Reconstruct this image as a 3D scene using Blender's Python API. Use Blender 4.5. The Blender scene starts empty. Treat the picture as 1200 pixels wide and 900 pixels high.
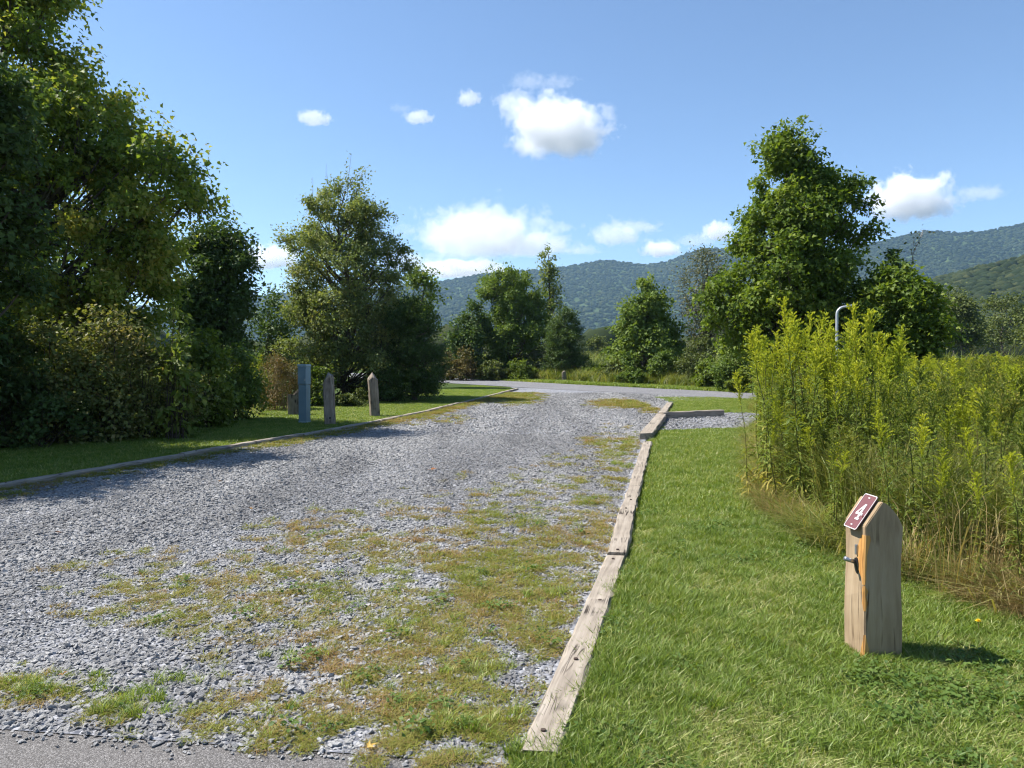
import bpy, bmesh, math, random
import numpy as np
from mathutils import Vector, Matrix

random.seed(5)
RNG = np.random.default_rng(11)
SC = bpy.context.scene
COL = SC.collection
PI = math.pi

# ------------------------------------------------------------------ camera
CAMZ, FPX, HOR = 1.5, 900.0, 430.0
PITCH = math.atan((450.0 - HOR) / FPX)
cam_d = bpy.data.cameras.new('camera')
cam_d.sensor_width = 36.0
cam_d.lens = FPX / 1200.0 * 36.0
cam_d.clip_start = 0.05
cam_d.clip_end = 20000.0
cam = bpy.data.objects.new('camera', cam_d)
COL.objects.link(cam)
cam.location = (0, 0, CAMZ)
cam.rotation_euler = (PI / 2 - PITCH, 0, 0)
SC.camera = cam

# ------------------------------------------------------------------ sky and sun
SUN_EL = math.radians(53.0)
SUN_AZ = math.atan2(-0.98, 0.20)          # clockwise from +Y
world = bpy.data.worlds.new('World')
SC.world = world
world.use_nodes = True
wn = world.node_tree
wn.nodes.clear()
w_out = wn.nodes.new('ShaderNodeOutputWorld')
w_bg = wn.nodes.new('ShaderNodeBackground')
w_sky = wn.nodes.new('ShaderNodeTexSky')
w_sky.sky_type = 'NISHITA'
w_sky.sun_disc = False
w_sky.sun_elevation = SUN_EL
w_sky.sun_rotation = SUN_AZ
w_sky.altitude = 1200.0
w_sky.air_density = 1.0
w_sky.dust_density = 0.4
w_sky.ozone_density = 4.0
w_bg.inputs['Strength'].default_value = 0.092
wn.links.new(w_sky.outputs['Color'], w_bg.inputs['Color'])
wn.links.new(w_bg.outputs['Background'], w_out.inputs['Surface'])

sun_d = bpy.data.lights.new('sun', 'SUN')
sun_d.energy = 5.0
sun_d.angle = math.radians(0.53)
sun_d.color = (1.0, 0.95, 0.87)
sun = bpy.data.objects.new('sun', sun_d)
COL.objects.link(sun)
TO_SUN = Vector((math.sin(SUN_AZ) * math.cos(SUN_EL), math.cos(SUN_AZ) * math.cos(SUN_EL), math.sin(SUN_EL)))
sun.rotation_euler = (-TO_SUN).to_track_quat('-Z', 'Y').to_euler()
sun.location = (-30, 10, 40)

SC.view_settings.view_transform = 'Standard'
SC.view_settings.look = 'None'
SC.view_settings.exposure = 1.08
SC.view_settings.gamma = 1.0
SC.render.engine = 'CYCLES'
cy = SC.cycles
cy.use_denoising = True
cy.denoising_prefilter = 'ACCURATE'
SC.cycles.filter_width = 1.15
cy.max_bounces = 12
cy.diffuse_bounces = 7
cy.glossy_bounces = 2
cy.transmission_bounces = 4
cy.transparent_max_bounces = 8
cy.volume_bounces = 12
cy.volume_step_rate = 0.5
cy.volume_max_steps = 256
cy.use_adaptive_sampling = True
cy.adaptive_threshold = 0.015
cy.caustics_reflective = False
cy.caustics_refractive = False

# ------------------------------------------------------------------ places
def H(y):
    """ground height: level near the camera, then a 2 % rise, then level"""
    return 0.02 * np.clip(np.asarray(y, float) - 6.0, 0.0, 64.0)

def ray(px, py):
    x, z, y = (px - 600.0) / FPX, -(py - 450.0) / FPX, 1.0
    c, s = math.cos(PITCH), math.sin(PITCH)
    return x, y * c + z * s, z * c - y * s

def G(px, py, dz=0.0):
    """where the line of sight through a photo point meets the ground (raised by dz)"""
    x, y, z = ray(px, py)
    t = 10.0
    for _ in range(60):
        t = 0.5 * t + 0.5 * (float(H(t * y)) + dz - CAMZ) / z if z < -0.012 else 60.0
    return Vector((t * x, t * y, float(H(t * y)) + dz))

def P(px, py, d):
    x, y, z = ray(px, py)
    return Vector((x * d / y, d, CAMZ + z * d / y))

def proj(x, y, z):
    c, s = math.cos(PITCH), math.sin(PITCH)
    zz = z - CAMZ
    f, u = y * c - zz * s, y * s + zz * c
    return 600 + FPX * x / f, 450 - FPX * u / f

_tab = np.random.default_rng(3).random((256, 256))
def vnoise(x, y):
    x, y = np.asarray(x, float), np.asarray(y, float)
    xi, yi = np.floor(x).astype(int), np.floor(y).astype(int)
    fx, fy = x - xi, y - yi
    fx, fy = fx * fx * (3 - 2 * fx), fy * fy * (3 - 2 * fy)
    a, b = _tab[xi & 255, yi & 255], _tab[(xi + 1) & 255, yi & 255]
    c, d = _tab[xi & 255, (yi + 1) & 255], _tab[(xi + 1) & 255, (yi + 1) & 255]
    return (a * (1 - fx) + b * fx) * (1 - fy) + (c * (1 - fx) + d * fx) * fy
def fbm(x, y, o=4):
    s, a, t = 0, 1.0, 0
    for k in range(o):
        s = s + a * vnoise(np.asarray(x) * 2 ** k + 17.3 * k, np.asarray(y) * 2 ** k + 5.1 * k)
        t += a; a *= 0.5
    return s / t
def inside(poly, x, y):
    r = np.zeros(len(x), bool)
    n = len(poly)
    for i in range(n):
        x0, y0 = poly[i]; x1, y1 = poly[(i + 1) % n]
        c = ((y0 > y) != (y1 > y)) & (x < (x1 - x0) * (y - y0) / (y1 - y0 + 1e-12) + x0)
        r ^= c
    return r

# ------------------------------------------------------------------ tagging
def tag(o, label=None, cat=None, group=None, kind=None):
    if label: o['label'] = label
    if cat: o['category'] = cat
    if group: o['group'] = group
    if kind: o['kind'] = kind
    return o
def empty(name, loc, rz=0.0):
    o = bpy.data.objects.new(name, None)
    o.empty_display_size = 0.2
    o.location = loc
    o.rotation_euler = (0, 0, rz)
    COL.objects.link(o)
    return o
def link(name, me, parent=None, loc=(0, 0, 0), rot=(0, 0, 0)):
    o = bpy.data.objects.new(name, me)
    COL.objects.link(o)
    o.parent = parent
    o.location = loc
    o.rotation_euler = rot
    return o

# ------------------------------------------------------------------ materials
def nodes(name):
    m = bpy.data.materials.new(name)
    m.use_nodes = True
    nt = m.node_tree
    nt.nodes.clear()
    out = nt.nodes.new('ShaderNodeOutputMaterial')
    return m, nt, out
def N(nt, t, **kw):
    n = nt.nodes.new(t)
    for k, v in kw.items():
        if k in n.inputs: n.inputs[k].default_value = v
        else: setattr(n, k, v)
    return n
def ramp(nt, stops, fac=None, interp='LINEAR'):
    r = nt.nodes.new('ShaderNodeValToRGB')
    r.color_ramp.interpolation = interp
    e = r.color_ramp.elements
    while len(e) < len(stops): e.new(0.5)
    for i, (p, c) in enumerate(stops):
        e[i].position = p
        e[i].color = (*c, 1) if len(c) == 3 else c
    if fac is not None: nt.links.new(fac, r.inputs['Fac'])
    return r
def mathn(nt, op, a, b=None, c=None, clamp=False):
    n = nt.nodes.new('ShaderNodeMath'); n.operation = op; n.use_clamp = clamp
    for i, v in enumerate((a, b, c)):
        if v is None: continue
        if isinstance(v, (int, float)): n.inputs[i].default_value = v
        else: nt.links.new(v, n.inputs[i])
    return n.outputs[0]
def mixc(nt, fac, a, b, mode='MIX'):
    n = nt.nodes.new('ShaderNodeMix'); n.data_type = 'RGBA'; n.blend_type = mode
    for i, v in ((0, fac), (6, a), (7, b)):
        if isinstance(v, (int, float)): n.inputs[i].default_value = v
        elif isinstance(v, tuple): n.inputs[i].default_value = (*v, 1) if len(v) == 3 else v
        else: nt.links.new(v, n.inputs[i])
    return n.outputs[2]
def principled(nt, out, col=None, rough=0.7, spec=0.3, metal=0.0):
    b = nt.nodes.new('ShaderNodeBsdfPrincipled')
    if isinstance(col, tuple): b.inputs['Base Color'].default_value = (*col, 1)
    elif col is not None: nt.links.new(col, b.inputs['Base Color'])
    if isinstance(rough, (int, float)): b.inputs['Roughness'].default_value = rough
    else: nt.links.new(rough, b.inputs['Roughness'])
    b.inputs['Specular IOR Level'].default_value = spec
    b.inputs['Metallic'].default_value = metal
    nt.links.new(b.outputs[0], out.inputs['Surface'])
    return b
def bump(nt, b, height, strength=0.3, dist=0.01):
    n = nt.nodes.new('ShaderNodeBump')
    n.inputs['Strength'].default_value = strength
    n.inputs['Distance'].default_value = dist
    nt.links.new(height, n.inputs['Height'])
    nt.links.new(n.outputs[0], b.inputs['Normal'])
def noise(nt, vec, scale, detail=4.0, rough=0.55, dist=0.0):
    n = nt.nodes.new('ShaderNodeTexNoise')
    n.inputs['Scale'].default_value = scale
    n.inputs['Detail'].default_value = detail
    n.inputs['Roughness'].default_value = rough
    n.inputs['Distortion'].default_value = dist
    if vec is not None: nt.links.new(vec, n.inputs['Vector'])
    return n.outputs['Fac']
def coords(nt, kind='Object', scale=None):
    t = nt.nodes.new('ShaderNodeTexCoord').outputs[kind]
    if scale is None: return t
    m = nt.nodes.new('ShaderNodeMapping')
    m.inputs['Scale'].default_value = scale
    nt.links.new(t, m.inputs['Vector'])
    return m.outputs[0]
def geopos(nt, scale=None):
    t = nt.nodes.new('ShaderNodeNewGeometry').outputs['Position']
    if scale is None: return t
    m = nt.nodes.new('ShaderNodeMapping')
    m.inputs['Scale'].default_value = scale
    nt.links.new(t, m.inputs['Vector'])
    return m.outputs[0]

def leaf_mat(name, cols, transl=0.35, rough=0.55, spec=0.18, objvar=0.25, tcol=(1.25, 1.25, 0.5)):
    """leaves: colour from a per-leaf tint, some light let through"""
    m, nt, out = nodes(name)
    a = nt.nodes.new('ShaderNodeAttribute'); a.attribute_name = 'tint'
    oi = nt.nodes.new('ShaderNodeObjectInfo')
    f = mathn(nt, 'ADD', a.outputs['Fac'], mathn(nt, 'MULTIPLY', mathn(nt, 'SUBTRACT', oi.outputs['Random'], 0.5), objvar), clamp=True)
    n = len(cols)
    r = ramp(nt, [(i / (n - 1), c) for i, c in enumerate(cols)], f)
    b = nt.nodes.new('ShaderNodeBsdfPrincipled')
    nt.links.new(r.outputs[0], b.inputs['Base Color'])
    b.inputs['Roughness'].default_value = rough
    b.inputs['Specular IOR Level'].default_value = spec
    t = nt.nodes.new('ShaderNodeBsdfTranslucent')
    nt.links.new(mixc(nt, 1.0, r.outputs[0], tcol, 'MULTIPLY'), t.inputs['Color'])
    mx = nt.nodes.new('ShaderNodeMixShader'); mx.inputs[0].default_value = transl
    nt.links.new(b.outputs[0], mx.inputs[1]); nt.links.new(t.outputs[0], mx.inputs[2])
    nt.links.new(mx.outputs[0], out.inputs['Surface'])
    return m

def bark_mat(name, c0, c1):
    m, nt, out = nodes(name)
    v = coords(nt, 'Object', (9, 9, 2))
    f = noise(nt, v, 2.0, 6)
    b = principled(nt, out, ramp(nt, [(0.3, c0), (0.7, c1)], f).outputs[0], 0.85, 0.15)
    bump(nt, b, f, 0.6, 0.02)
    return m

def wood_mat(name, cols, crack=(0.03, 0.025, 0.02), axis=0, stain=None, fine=1.0, crackw=0.035):
    """weathered timber, the grain along one local axis"""
    m, nt, out = nodes(name)
    sc = [26 * fine, 26 * fine, 26 * fine]; sc[axis] = 1.3
    oi = nt.nodes.new('ShaderNodeObjectInfo')
    tc = nt.nodes.new('ShaderNodeTexCoord').outputs['Object']
    off = nt.nodes.new('ShaderNodeVectorMath'); off.operation = 'ADD'
    cmb = nt.nodes.new('ShaderNodeCombineXYZ')
    for i in range(3): nt.links.new(mathn(nt, 'MULTIPLY', oi.outputs['Random'], 31.0 + 7 * i), cmb.inputs[i])
    nt.links.new(tc, off.inputs[0]); nt.links.new(cmb.outputs[0], off.inputs[1])
    def mp(s):
        k = nt.nodes.new('ShaderNodeMapping'); k.inputs['Scale'].default_value = s
        nt.links.new(off.outputs[0], k.inputs['Vector']); return k.outputs[0]
    g = noise(nt, mp(sc), 1.0, 6, 0.65, 0.6)
    big = noise(nt, mp((3, 3, 3)), 1.0, 3)
    sc2 = [14 * fine, 14 * fine, 14 * fine]; sc2[axis] = 0.75
    ck = noise(nt, mp(sc2), 1.0, 3, 0.5, 1.2)
    line = mathn(nt, 'ABSOLUTE', mathn(nt, 'SUBTRACT', ck, 0.5))
    cr = ramp(nt, [(0.0, (1, 1, 1)), (crackw * 0.3, (1, 1, 1)), (crackw, (0, 0, 0))], line).outputs[0]
    crm = mathn(nt, 'MULTIPLY', cr, ramp(nt, [(0.5, (0, 0, 0)), (0.66, (1, 1, 1))], noise(nt, mp((4, 4, 4)), 1.0, 2)).outputs[0])
    f = mathn(nt, 'ADD', mathn(nt, 'MULTIPLY', g, 0.75), mathn(nt, 'MULTIPLY', big, 0.3))
    col = ramp(nt, [(0.32 + 0.4 * i / (len(cols) - 1), c) for i, c in enumerate(cols)], f).outputs[0]
    if stain is not None:
        scol, lo, hi, sscale = stain
        s = ramp(nt, [(lo, (0, 0, 0)), (hi, (1, 1, 1))], noise(nt, mp(sscale), 1.0, 4, 0.6, 0.4)).outputs[0]
        col = mixc(nt, s, col, scol)
    col = mixc(nt, crm, col, crack)
    b = principled(nt, out, col, 0.85, 0.15)
    hgt = mathn(nt, 'SUBTRACT', mathn(nt, 'MULTIPLY', g, 0.5), crm)
    bump(nt, b, hgt, 0.7, 0.006)
    return m

def plain_mat(name, col, rough=0.5, spec=0.4, metal=0.0, var=0.15, scale=18.0):
    m, nt, out = nodes(name)
    f = noise(nt, coords(nt, 'Object'), scale, 5, 0.6)
    c = ramp(nt, [(0.25, tuple(x * (1 - var) for x in col)), (0.75, tuple(min(1, x * (1 + var)) for x in col))], f).outputs[0]
    b = principled(nt, out, c, rough, spec, metal)
    bump(nt, b, f, 0.08, 0.004)
    return m

# ------------------------------------------------------------------ numpy mesh collector
class MB:
    def __init__(s): s.v, s.f, s.t, s.n = [], [], [], 0
    def add(s, V, F, t=0.5):
        V = np.asarray(V, np.float32).reshape(-1, 3); F = np.asarray(F, np.int64).reshape(-1, 3)
        s.v.append(V); s.f.append(F + s.n); s.n += len(V)
        s.t.append(np.broadcast_to(np.asarray(t, np.float32), (len(F),)) if np.ndim(t) == 0 else np.asarray(t, np.float32))
    def tube(s, path, rad, sides=5, t=0.5, cap=True):
        path = np.asarray(path, float); n = len(path)
        rad = np.broadcast_to(np.asarray(rad, float), (n,))
        d = np.gradient(path, axis=0); d /= np.linalg.norm(d, axis=1, keepdims=True) + 1e-9
        ref = np.array([0.31, 0.17, 0.93]); ref = np.array([1, 0.2, 0.1]) if abs(d[0] @ ref) > 0.9 else ref
        a = np.cross(d, ref); a /= np.linalg.norm(a, axis=1, keepdims=True) + 1e-9
        b = np.cross(d, a)
        th = np.arange(sides) * 2 * PI / sides
        V = path[:, None] + rad[:, None, None] * (np.cos(th)[None, :, None] * a[:, None] + np.sin(th)[None, :, None] * b[:, None])
        F = []
        for i in range(n - 1):
            for k in range(sides):
                p, q = i * sides + k, i * sides + (k + 1) % sides
                F += [(p, q, q + sides), (p, q + sides, p + sides)]
        V = V.reshape(-1, 3)
        if cap:
            V = np.vstack([V, path[-1:], path[:1]])
            e = len(V) - 2
            for k in range(sides):
                F.append(((n - 1) * sides + k, (n - 1) * sides + (k + 1) % sides, e))
                F.append((k, e + 1, (k + 1) % sides))
        s.add(V, F, t)
    def leaves(s, p, d, nrm, L, Wd, t, lobed=False, fold=0.25):
        """many leaves at once: p base, d direction, nrm face normal, L length, Wd half width, t tint"""
        p, d, nrm = (np.asarray(q, float) for q in (p, d, nrm))
        n = len(p)
        d = d / (np.linalg.norm(d, axis=1, keepdims=True) + 1e-9)
        sd = np.cross(d, nrm); sd /= np.linalg.norm(sd, axis=1, keepdims=True) + 1e-9
        up = np.cross(sd, d)
        L = np.broadcast_to(np.asarray(L, float), (n,))[:, None]; Wd = np.broadcast_to(np.asarray(Wd, float), (n,))[:, None]
        if lobed:
            c = [(0, 0, 0), (.22, 1.0, 1), (.48, .5, .5), (1, 0, -.2), (.48, -.5, .5), (.22, -1.0, 1)]
            fs = [(0, 1, 2), (0, 2, 3), (0, 3, 4), (0, 4, 5)]
        else:
            c = [(0, 0, 0), (.42, 1, 1), (1, 0, -.25), (.42, -1, 1)]
            fs = [(0, 1, 2), (0, 2, 3)]
        V = np.stack([p + d * L * a + sd * Wd * b + up * Wd * fold * e for a, b, e in c], 1)
        F = np.arange(n)[:, None, None] * len(c) + np.array(fs)[None]
        s.add(V.reshape(-1, 3), F.reshape(-1, 3), np.repeat(np.broadcast_to(np.asarray(t, float), (n,)), len(fs)))
    def mesh(s, name, mat, smooth=False):
        V = np.concatenate(s.v); F = np.concatenate(s.f); T = np.concatenate(s.t)
        me = bpy.data.meshes.new(name)
        me.vertices.add(len(V)); me.vertices.foreach_set('co', V.astype(np.float32).ravel())
        me.loops.add(F.size); me.loops.foreach_set('vertex_index', F.astype(np.int32).ravel())
        me.polygons.add(len(F))
        me.polygons.foreach_set('loop_start', np.arange(0, F.size, 3, dtype=np.int32))
        me.polygons.foreach_set('loop_total', np.full(len(F), 3, np.int32))
        if smooth: me.polygons.foreach_set('use_smooth', np.ones(len(F), bool))
        at = me.attributes.new('tint', 'FLOAT', 'FACE'); at.data.foreach_set('value', T.astype(np.float32))
        me.update(calc_edges=True)
        if mat: me.materials.append(mat)
        return me

def bm_mesh(name, bm, mat, smooth=False):
    me = bpy.data.meshes.new(name)
    bm.normal_update()
    bm.to_mesh(me); bm.free()
    if smooth:
        for p in me.polygons: p.use_smooth = True
    if mat: me.materials.append(mat)
    return me
def prism(profile, axis_pts):
    """closed profile (list of Vector) swept from one end to the other: axis_pts = offset vector"""
    bm = bmesh.new()
    a = [bm.verts.new(p) for p in profile]
    b = [bm.verts.new(Vector(p) + Vector(axis_pts)) for p in profile]
    n = len(a)
    bm.faces.new(a[::-1]); bm.faces.new(b)
    for i in range(n): bm.faces.new((a[i], a[(i + 1) % n], b[(i + 1) % n], b[i]))
    bmesh.ops.recalc_face_normals(bm, faces=bm.faces)
    return bm
def box_bm(sx, sy, sz, c=(0, 0, 0), bev=0.004):
    bm = bmesh.new()
    bmesh.ops.create_cube(bm, size=1.0, matrix=Matrix.Translation(c) @ Matrix.Diagonal((sx, sy, sz, 1)))
    if bev: bmesh.ops.bevel(bm, geom=bm.edges[:], offset=bev, segments=2, affect='EDGES', profile=0.6)
    return bm
def cyl_bm(r, h, c=(0, 0, 0), seg=16, rot=None, r2=None):
    bm = bmesh.new()
    M = Matrix.Translation(c) @ (rot.to_matrix().to_4x4() if rot else Matrix.Identity(4))
    bmesh.ops.create_cone(bm, cap_ends=True, segments=seg, radius1=r, radius2=r if r2 is None else r2, depth=h, matrix=M)
    return bm

# ------------------------------------------------------------------ scattering (only for what nobody could count)
_ng = {}
def scatter(name, pts, rot, scl, idx, protos, label, parent=None, kind='stuff', cat=None):
    key = tuple(o.name for o in protos)
    if key not in _ng:
        pc = bpy.data.collections.new('stock')
        for o in protos: pc.objects.link(o)
        ng = bpy.data.node_groups.new('scatter', 'GeometryNodeTree')
        ng.interface.new_socket('Geometry', in_out='INPUT', socket_type='NodeSocketGeometry')
        ng.interface.new_socket('Geometry', in_out='OUTPUT', socket_type='NodeSocketGeometry')
        gi = ng.nodes.new('NodeGroupInput'); go = ng.nodes.new('NodeGroupOutput')
        iop = ng.nodes.new('GeometryNodeInstanceOnPoints')
        ci = ng.nodes.new('GeometryNodeCollectionInfo')
        ci.inputs['Collection'].default_value = pc
        ci.inputs['Separate Children'].default_value = True
        ci.inputs['Reset Children'].default_value = True
        def na(n, t):
            k = ng.nodes.new('GeometryNodeInputNamedAttribute'); k.data_type = t; k.inputs['Name'].default_value = n
            return [o for o in k.outputs if o.enabled and o.name == 'Attribute'][0]
        L = ng.links.new
        L(gi.outputs[0], iop.inputs['Points']); L(ci.outputs[0], iop.inputs['Instance'])
        iop.inputs['Pick Instance'].default_value = True
        L(na('idx', 'INT'), iop.inputs['Instance Index'])
        L(na('rot', 'FLOAT_VECTOR'), iop.inputs['Rotation'])
        L(na('scl', 'FLOAT_VECTOR'), iop.inputs['Scale'])
        L(iop.outputs[0], go.inputs[0])
        _ng[key] = ng
    n = len(pts)
    me = bpy.data.meshes.new(name)
    me.vertices.add(n); me.vertices.foreach_set('co', np.asarray(pts, np.float32).ravel())
    scl = np.asarray(scl, float)
    if scl.ndim == 1: scl = np.repeat(scl[:, None], 3, 1)
    rot = np.asarray(rot, float)
    if rot.ndim == 1: rot = np.stack([np.zeros(n), np.zeros(n), rot], 1)
    for nm, ty, dat in (('rot', 'FLOAT_VECTOR', rot), ('scl', 'FLOAT_VECTOR', scl)):
        a = me.attributes.new(nm, ty, 'POINT'); a.data.foreach_set('vector', dat.astype(np.float32).ravel())
    a = me.attributes.new('idx', 'INT', 'POINT'); a.data.foreach_set('value', np.asarray(idx, np.int32))
    o = link(name, me, parent)
    md = o.modifiers.new('scatter', 'NODES'); md.node_group = _ng[key]
    return tag(o, label, cat, None, kind)
def proto(name, me):
    return bpy.data.objects.new(name, me)
def in_view(x, y, m=1.12, add=0.5):
    return np.abs(x) < 0.667 * m * y + add

# ------------------------------------------------------------------ ground sheets
def sheet(name, poly, dz, mat, label=None, kind='structure'):
    bm = bmesh.new()
    vs = [bm.verts.new((x, y, 0)) for x, y in poly]
    es = [bm.edges.new((vs[i], vs[(i + 1) % len(vs)])) for i in range(len(vs))]
    bmesh.ops.triangle_fill(bm, use_beauty=True, edges=es)
    for yy in (6.0, 70.0):
        bmesh.ops.bisect_plane(bm, geom=bm.verts[:] + bm.edges[:] + bm.faces[:], plane_co=(0, yy, 0), plane_no=(0, 1, 0))
    for v in bm.verts: v.co.z = float(H(v.co.y)) + dz
    bmesh.ops.recalc_face_normals(bm, faces=bm.faces)
    if sum(f.normal.z for f in bm.faces) < 0: bmesh.ops.reverse_faces(bm, faces=bm.faces)
    o = link(name, bm_mesh(name, bm, mat))
    return tag(o, label, None, None, kind)

# soil and turf under the plants
m_ground, nt, out = nodes('turf_soil')
g = geopos(nt)
f1, f2, f3 = noise(nt, g, 0.35, 5), noise(nt, g, 9.0, 5, 0.7), noise(nt, g, 60.0, 3, 0.7)
c = ramp(nt, [(0.3, (0.035, 0.055, 0.014)), (0.55, (0.06, 0.09, 0.02)), (0.8, (0.11, 0.10, 0.035))], mathn(nt, 'ADD', mathn(nt, 'MULTIPLY', f1, 0.5), mathn(nt, 'MULTIPLY', f2, 0.5))).outputs[0]
b = principled(nt, out, c, 0.95, 0.1)
bump(nt, b, mathn(nt, 'ADD', f2, f3), 0.8, 0.03)

def asphalt(name, base, speck):
    m, nt, out = nodes(name)
    g = geopos(nt)
    v = nt.nodes.new('ShaderNodeTexVoronoi'); v.inputs['Scale'].default_value = 210.0
    nt.links.new(g, v.inputs['Vector'])
    bw = nt.nodes.new('ShaderNodeRGBToBW'); nt.links.new(v.outputs['Color'], bw.inputs[0])
    n1 = noise(nt, g, 1.1, 5, 0.6)
    c1 = ramp(nt, [(0.2, tuple(x * 0.6 for x in base)), (0.6, base), (0.8, speck)], bw.outputs[0]).outputs[0]
    c2 = mixc(nt, 0.5, c1, ramp(nt, [(0.3, (0.75, 0.75, 0.75)), (0.7, (1.25, 1.22, 1.18))], n1).outputs[0], 'MULTIPLY')
    b = principled(nt, out, c2, 0.85, 0.25)
    bump(nt, b, mathn(nt, 'SUBTRACT', 1.0, v.outputs['Distance']), 0.7, 0.004)
    return m
m_apron = asphalt('worn_asphalt', (0.125, 0.119, 0.116), (0.215, 0.207, 0.203))
m_road = asphalt('road_asphalt', (0.16, 0.16, 0.17), (0.26, 0.26, 0.27))

m_gbase, nt, out = nodes('gravel_bed')
g = geopos(nt)
v = nt.nodes.new('ShaderNodeTexVoronoi'); v.inputs['Scale'].default_value = 34.0
v.inputs['Randomness'].default_value = 1.0
nt.links.new(g, v.inputs['Vector'])
bw = nt.nodes.new('ShaderNodeRGBToBW'); nt.links.new(v.outputs['Color'], bw.inputs[0])
n1 = noise(nt, g, 0.5, 4, 0.6)
c1 = ramp(nt, [(0.1, (0.10, 0.105, 0.12)), (0.5, (0.20, 0.205, 0.225)), (0.9, (0.36, 0.365, 0.385))], bw.outputs[0]).outputs[0]
c2 = mixc(nt, 0.6, c1, ramp(nt, [(0.3, (0.72, 0.72, 0.74)), (0.7, (1.2, 1.2, 1.2))], n1).outputs[0], 'MULTIPLY')
b = principled(nt, out, c2, 0.9, 0.2)
bump(nt, b, mathn(nt, 'SUBTRACT', 1.0, v.outputs['Distance']), 1.0, 0.02)

gx = [-2400, -300, -60, -20, 0, 20, 60, 300, 2400]
gy = [-300, -40, 0, 6, 70, 200, 600, 1200, 2600]
bm = bmesh.new()
gv = [[bm.verts.new((x, y, float(H(y)))) for x in gx] for y in gy]
for j in range(len(gy) - 1):
    for i in range(len(gx) - 1):
        bm.faces.new((gv[j][i], gv[j][i + 1], gv[j + 1][i + 1], gv[j + 1][i]))
tag(link('ground', bm_mesh('ground', bm, m_ground)), 'grassy ground under the lawns and the meadow', None, None, 'structure')

def gxy(px, py):
    p = G(px, py); return (p.x, p.y)
LEFT_EDGE = [gxy(0, 573), gxy(200, 539), gxy(400, 504), gxy(500, 484), gxy(606, 457)]
RIGHT_EDGE = [gxy(632, 880), gxy(721, 650), gxy(757, 511), gxy(772, 484), gxy(783, 472)]
LA, LB = np.array(LEFT_EDGE[0]), np.array(LEFT_EDGE[-1])
def xl(y): return np.interp(y, [0.0] + [q[1] for q in LEFT_EDGE], [LEFT_EDGE[0][0] - 0.27 * LEFT_EDGE[0][1]] + [q[0] for q in LEFT_EDGE])
def xr(y): return np.interp(y, [q[1] for q in RIGHT_EDGE], [q[0] for q in RIGHT_EDGE])
def yfront(x): return 3.13 - 0.135 * (x + 2.08)
ROAD_NEAR = [gxy(870, 468), gxy(760, 462), gxy(640, 456), gxy(530, 449.5)]
ROAD_FAR = [gxy(875, 460.5), gxy(700, 452), gxy(520, 442.5)]

xf = float(xl(3.6))
gravel_poly = [(xf - 0.6, float(yfront(xf - 0.6)))] + [(-2.08, 3.13), (0.0, float(yfront(0.0))), (0.10, float(yfront(0.1)))] + [(x + 0.02, y) for x, y in RIGHT_EDGE] \
    + [ROAD_NEAR[0], ROAD_NEAR[1], ROAD_NEAR[2], (LEFT_EDGE[-1][0] - 0.3, LEFT_EDGE[-1][1] + 2.5)] + LEFT_EDGE[::-1]
gravel_poly = [gravel_poly[0]] + gravel_poly[1:]
sheet('gravel_drive', gravel_poly, 0.008, m_gbase, 'wide grey gravel pull-in between timber edgings')
pad_poly = [gxy(772, 506), gxy(868, 503), gxy(1000, 501), gxy(1010, 484), gxy(776, 484)]
sheet('gravel_pad', pad_poly, 0.008, m_gbase, 'small light gravel pad behind the lawn')
sheet('pavement', [(-14, -8), (6, -8), (6, float(yfront(6.0)) - 0.25), (0.2, float(yfront(0.2))), (-14, float(yfront(-14)))], 0.004, m_apron, 'worn asphalt strip along the bottom of the gravel')
rn, rf_ = ROAD_NEAR, ROAD_FAR
d_l = np.array(rn[3]) - np.array(rn[2]); d_l /= np.linalg.norm(d_l)
d_r = np.array(rn[0]) - np.array(rn[1]); d_r /= np.linalg.norm(d_r)
ext = lambda q, d, t: (q[0] + d[0] * t, q[1] + d[1] * t)
road_poly = [ext(rn[0], d_r, 22)] + rn + [ext(rn[3], d_l, 30), ext(rf_[2], d_l, 26)] + rf_[::-1] + [ext(rf_[0], d_r, 24)]
sheet('road', road_poly, 0.014, m_road, 'grey asphalt road crossing behind the gravel')

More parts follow.
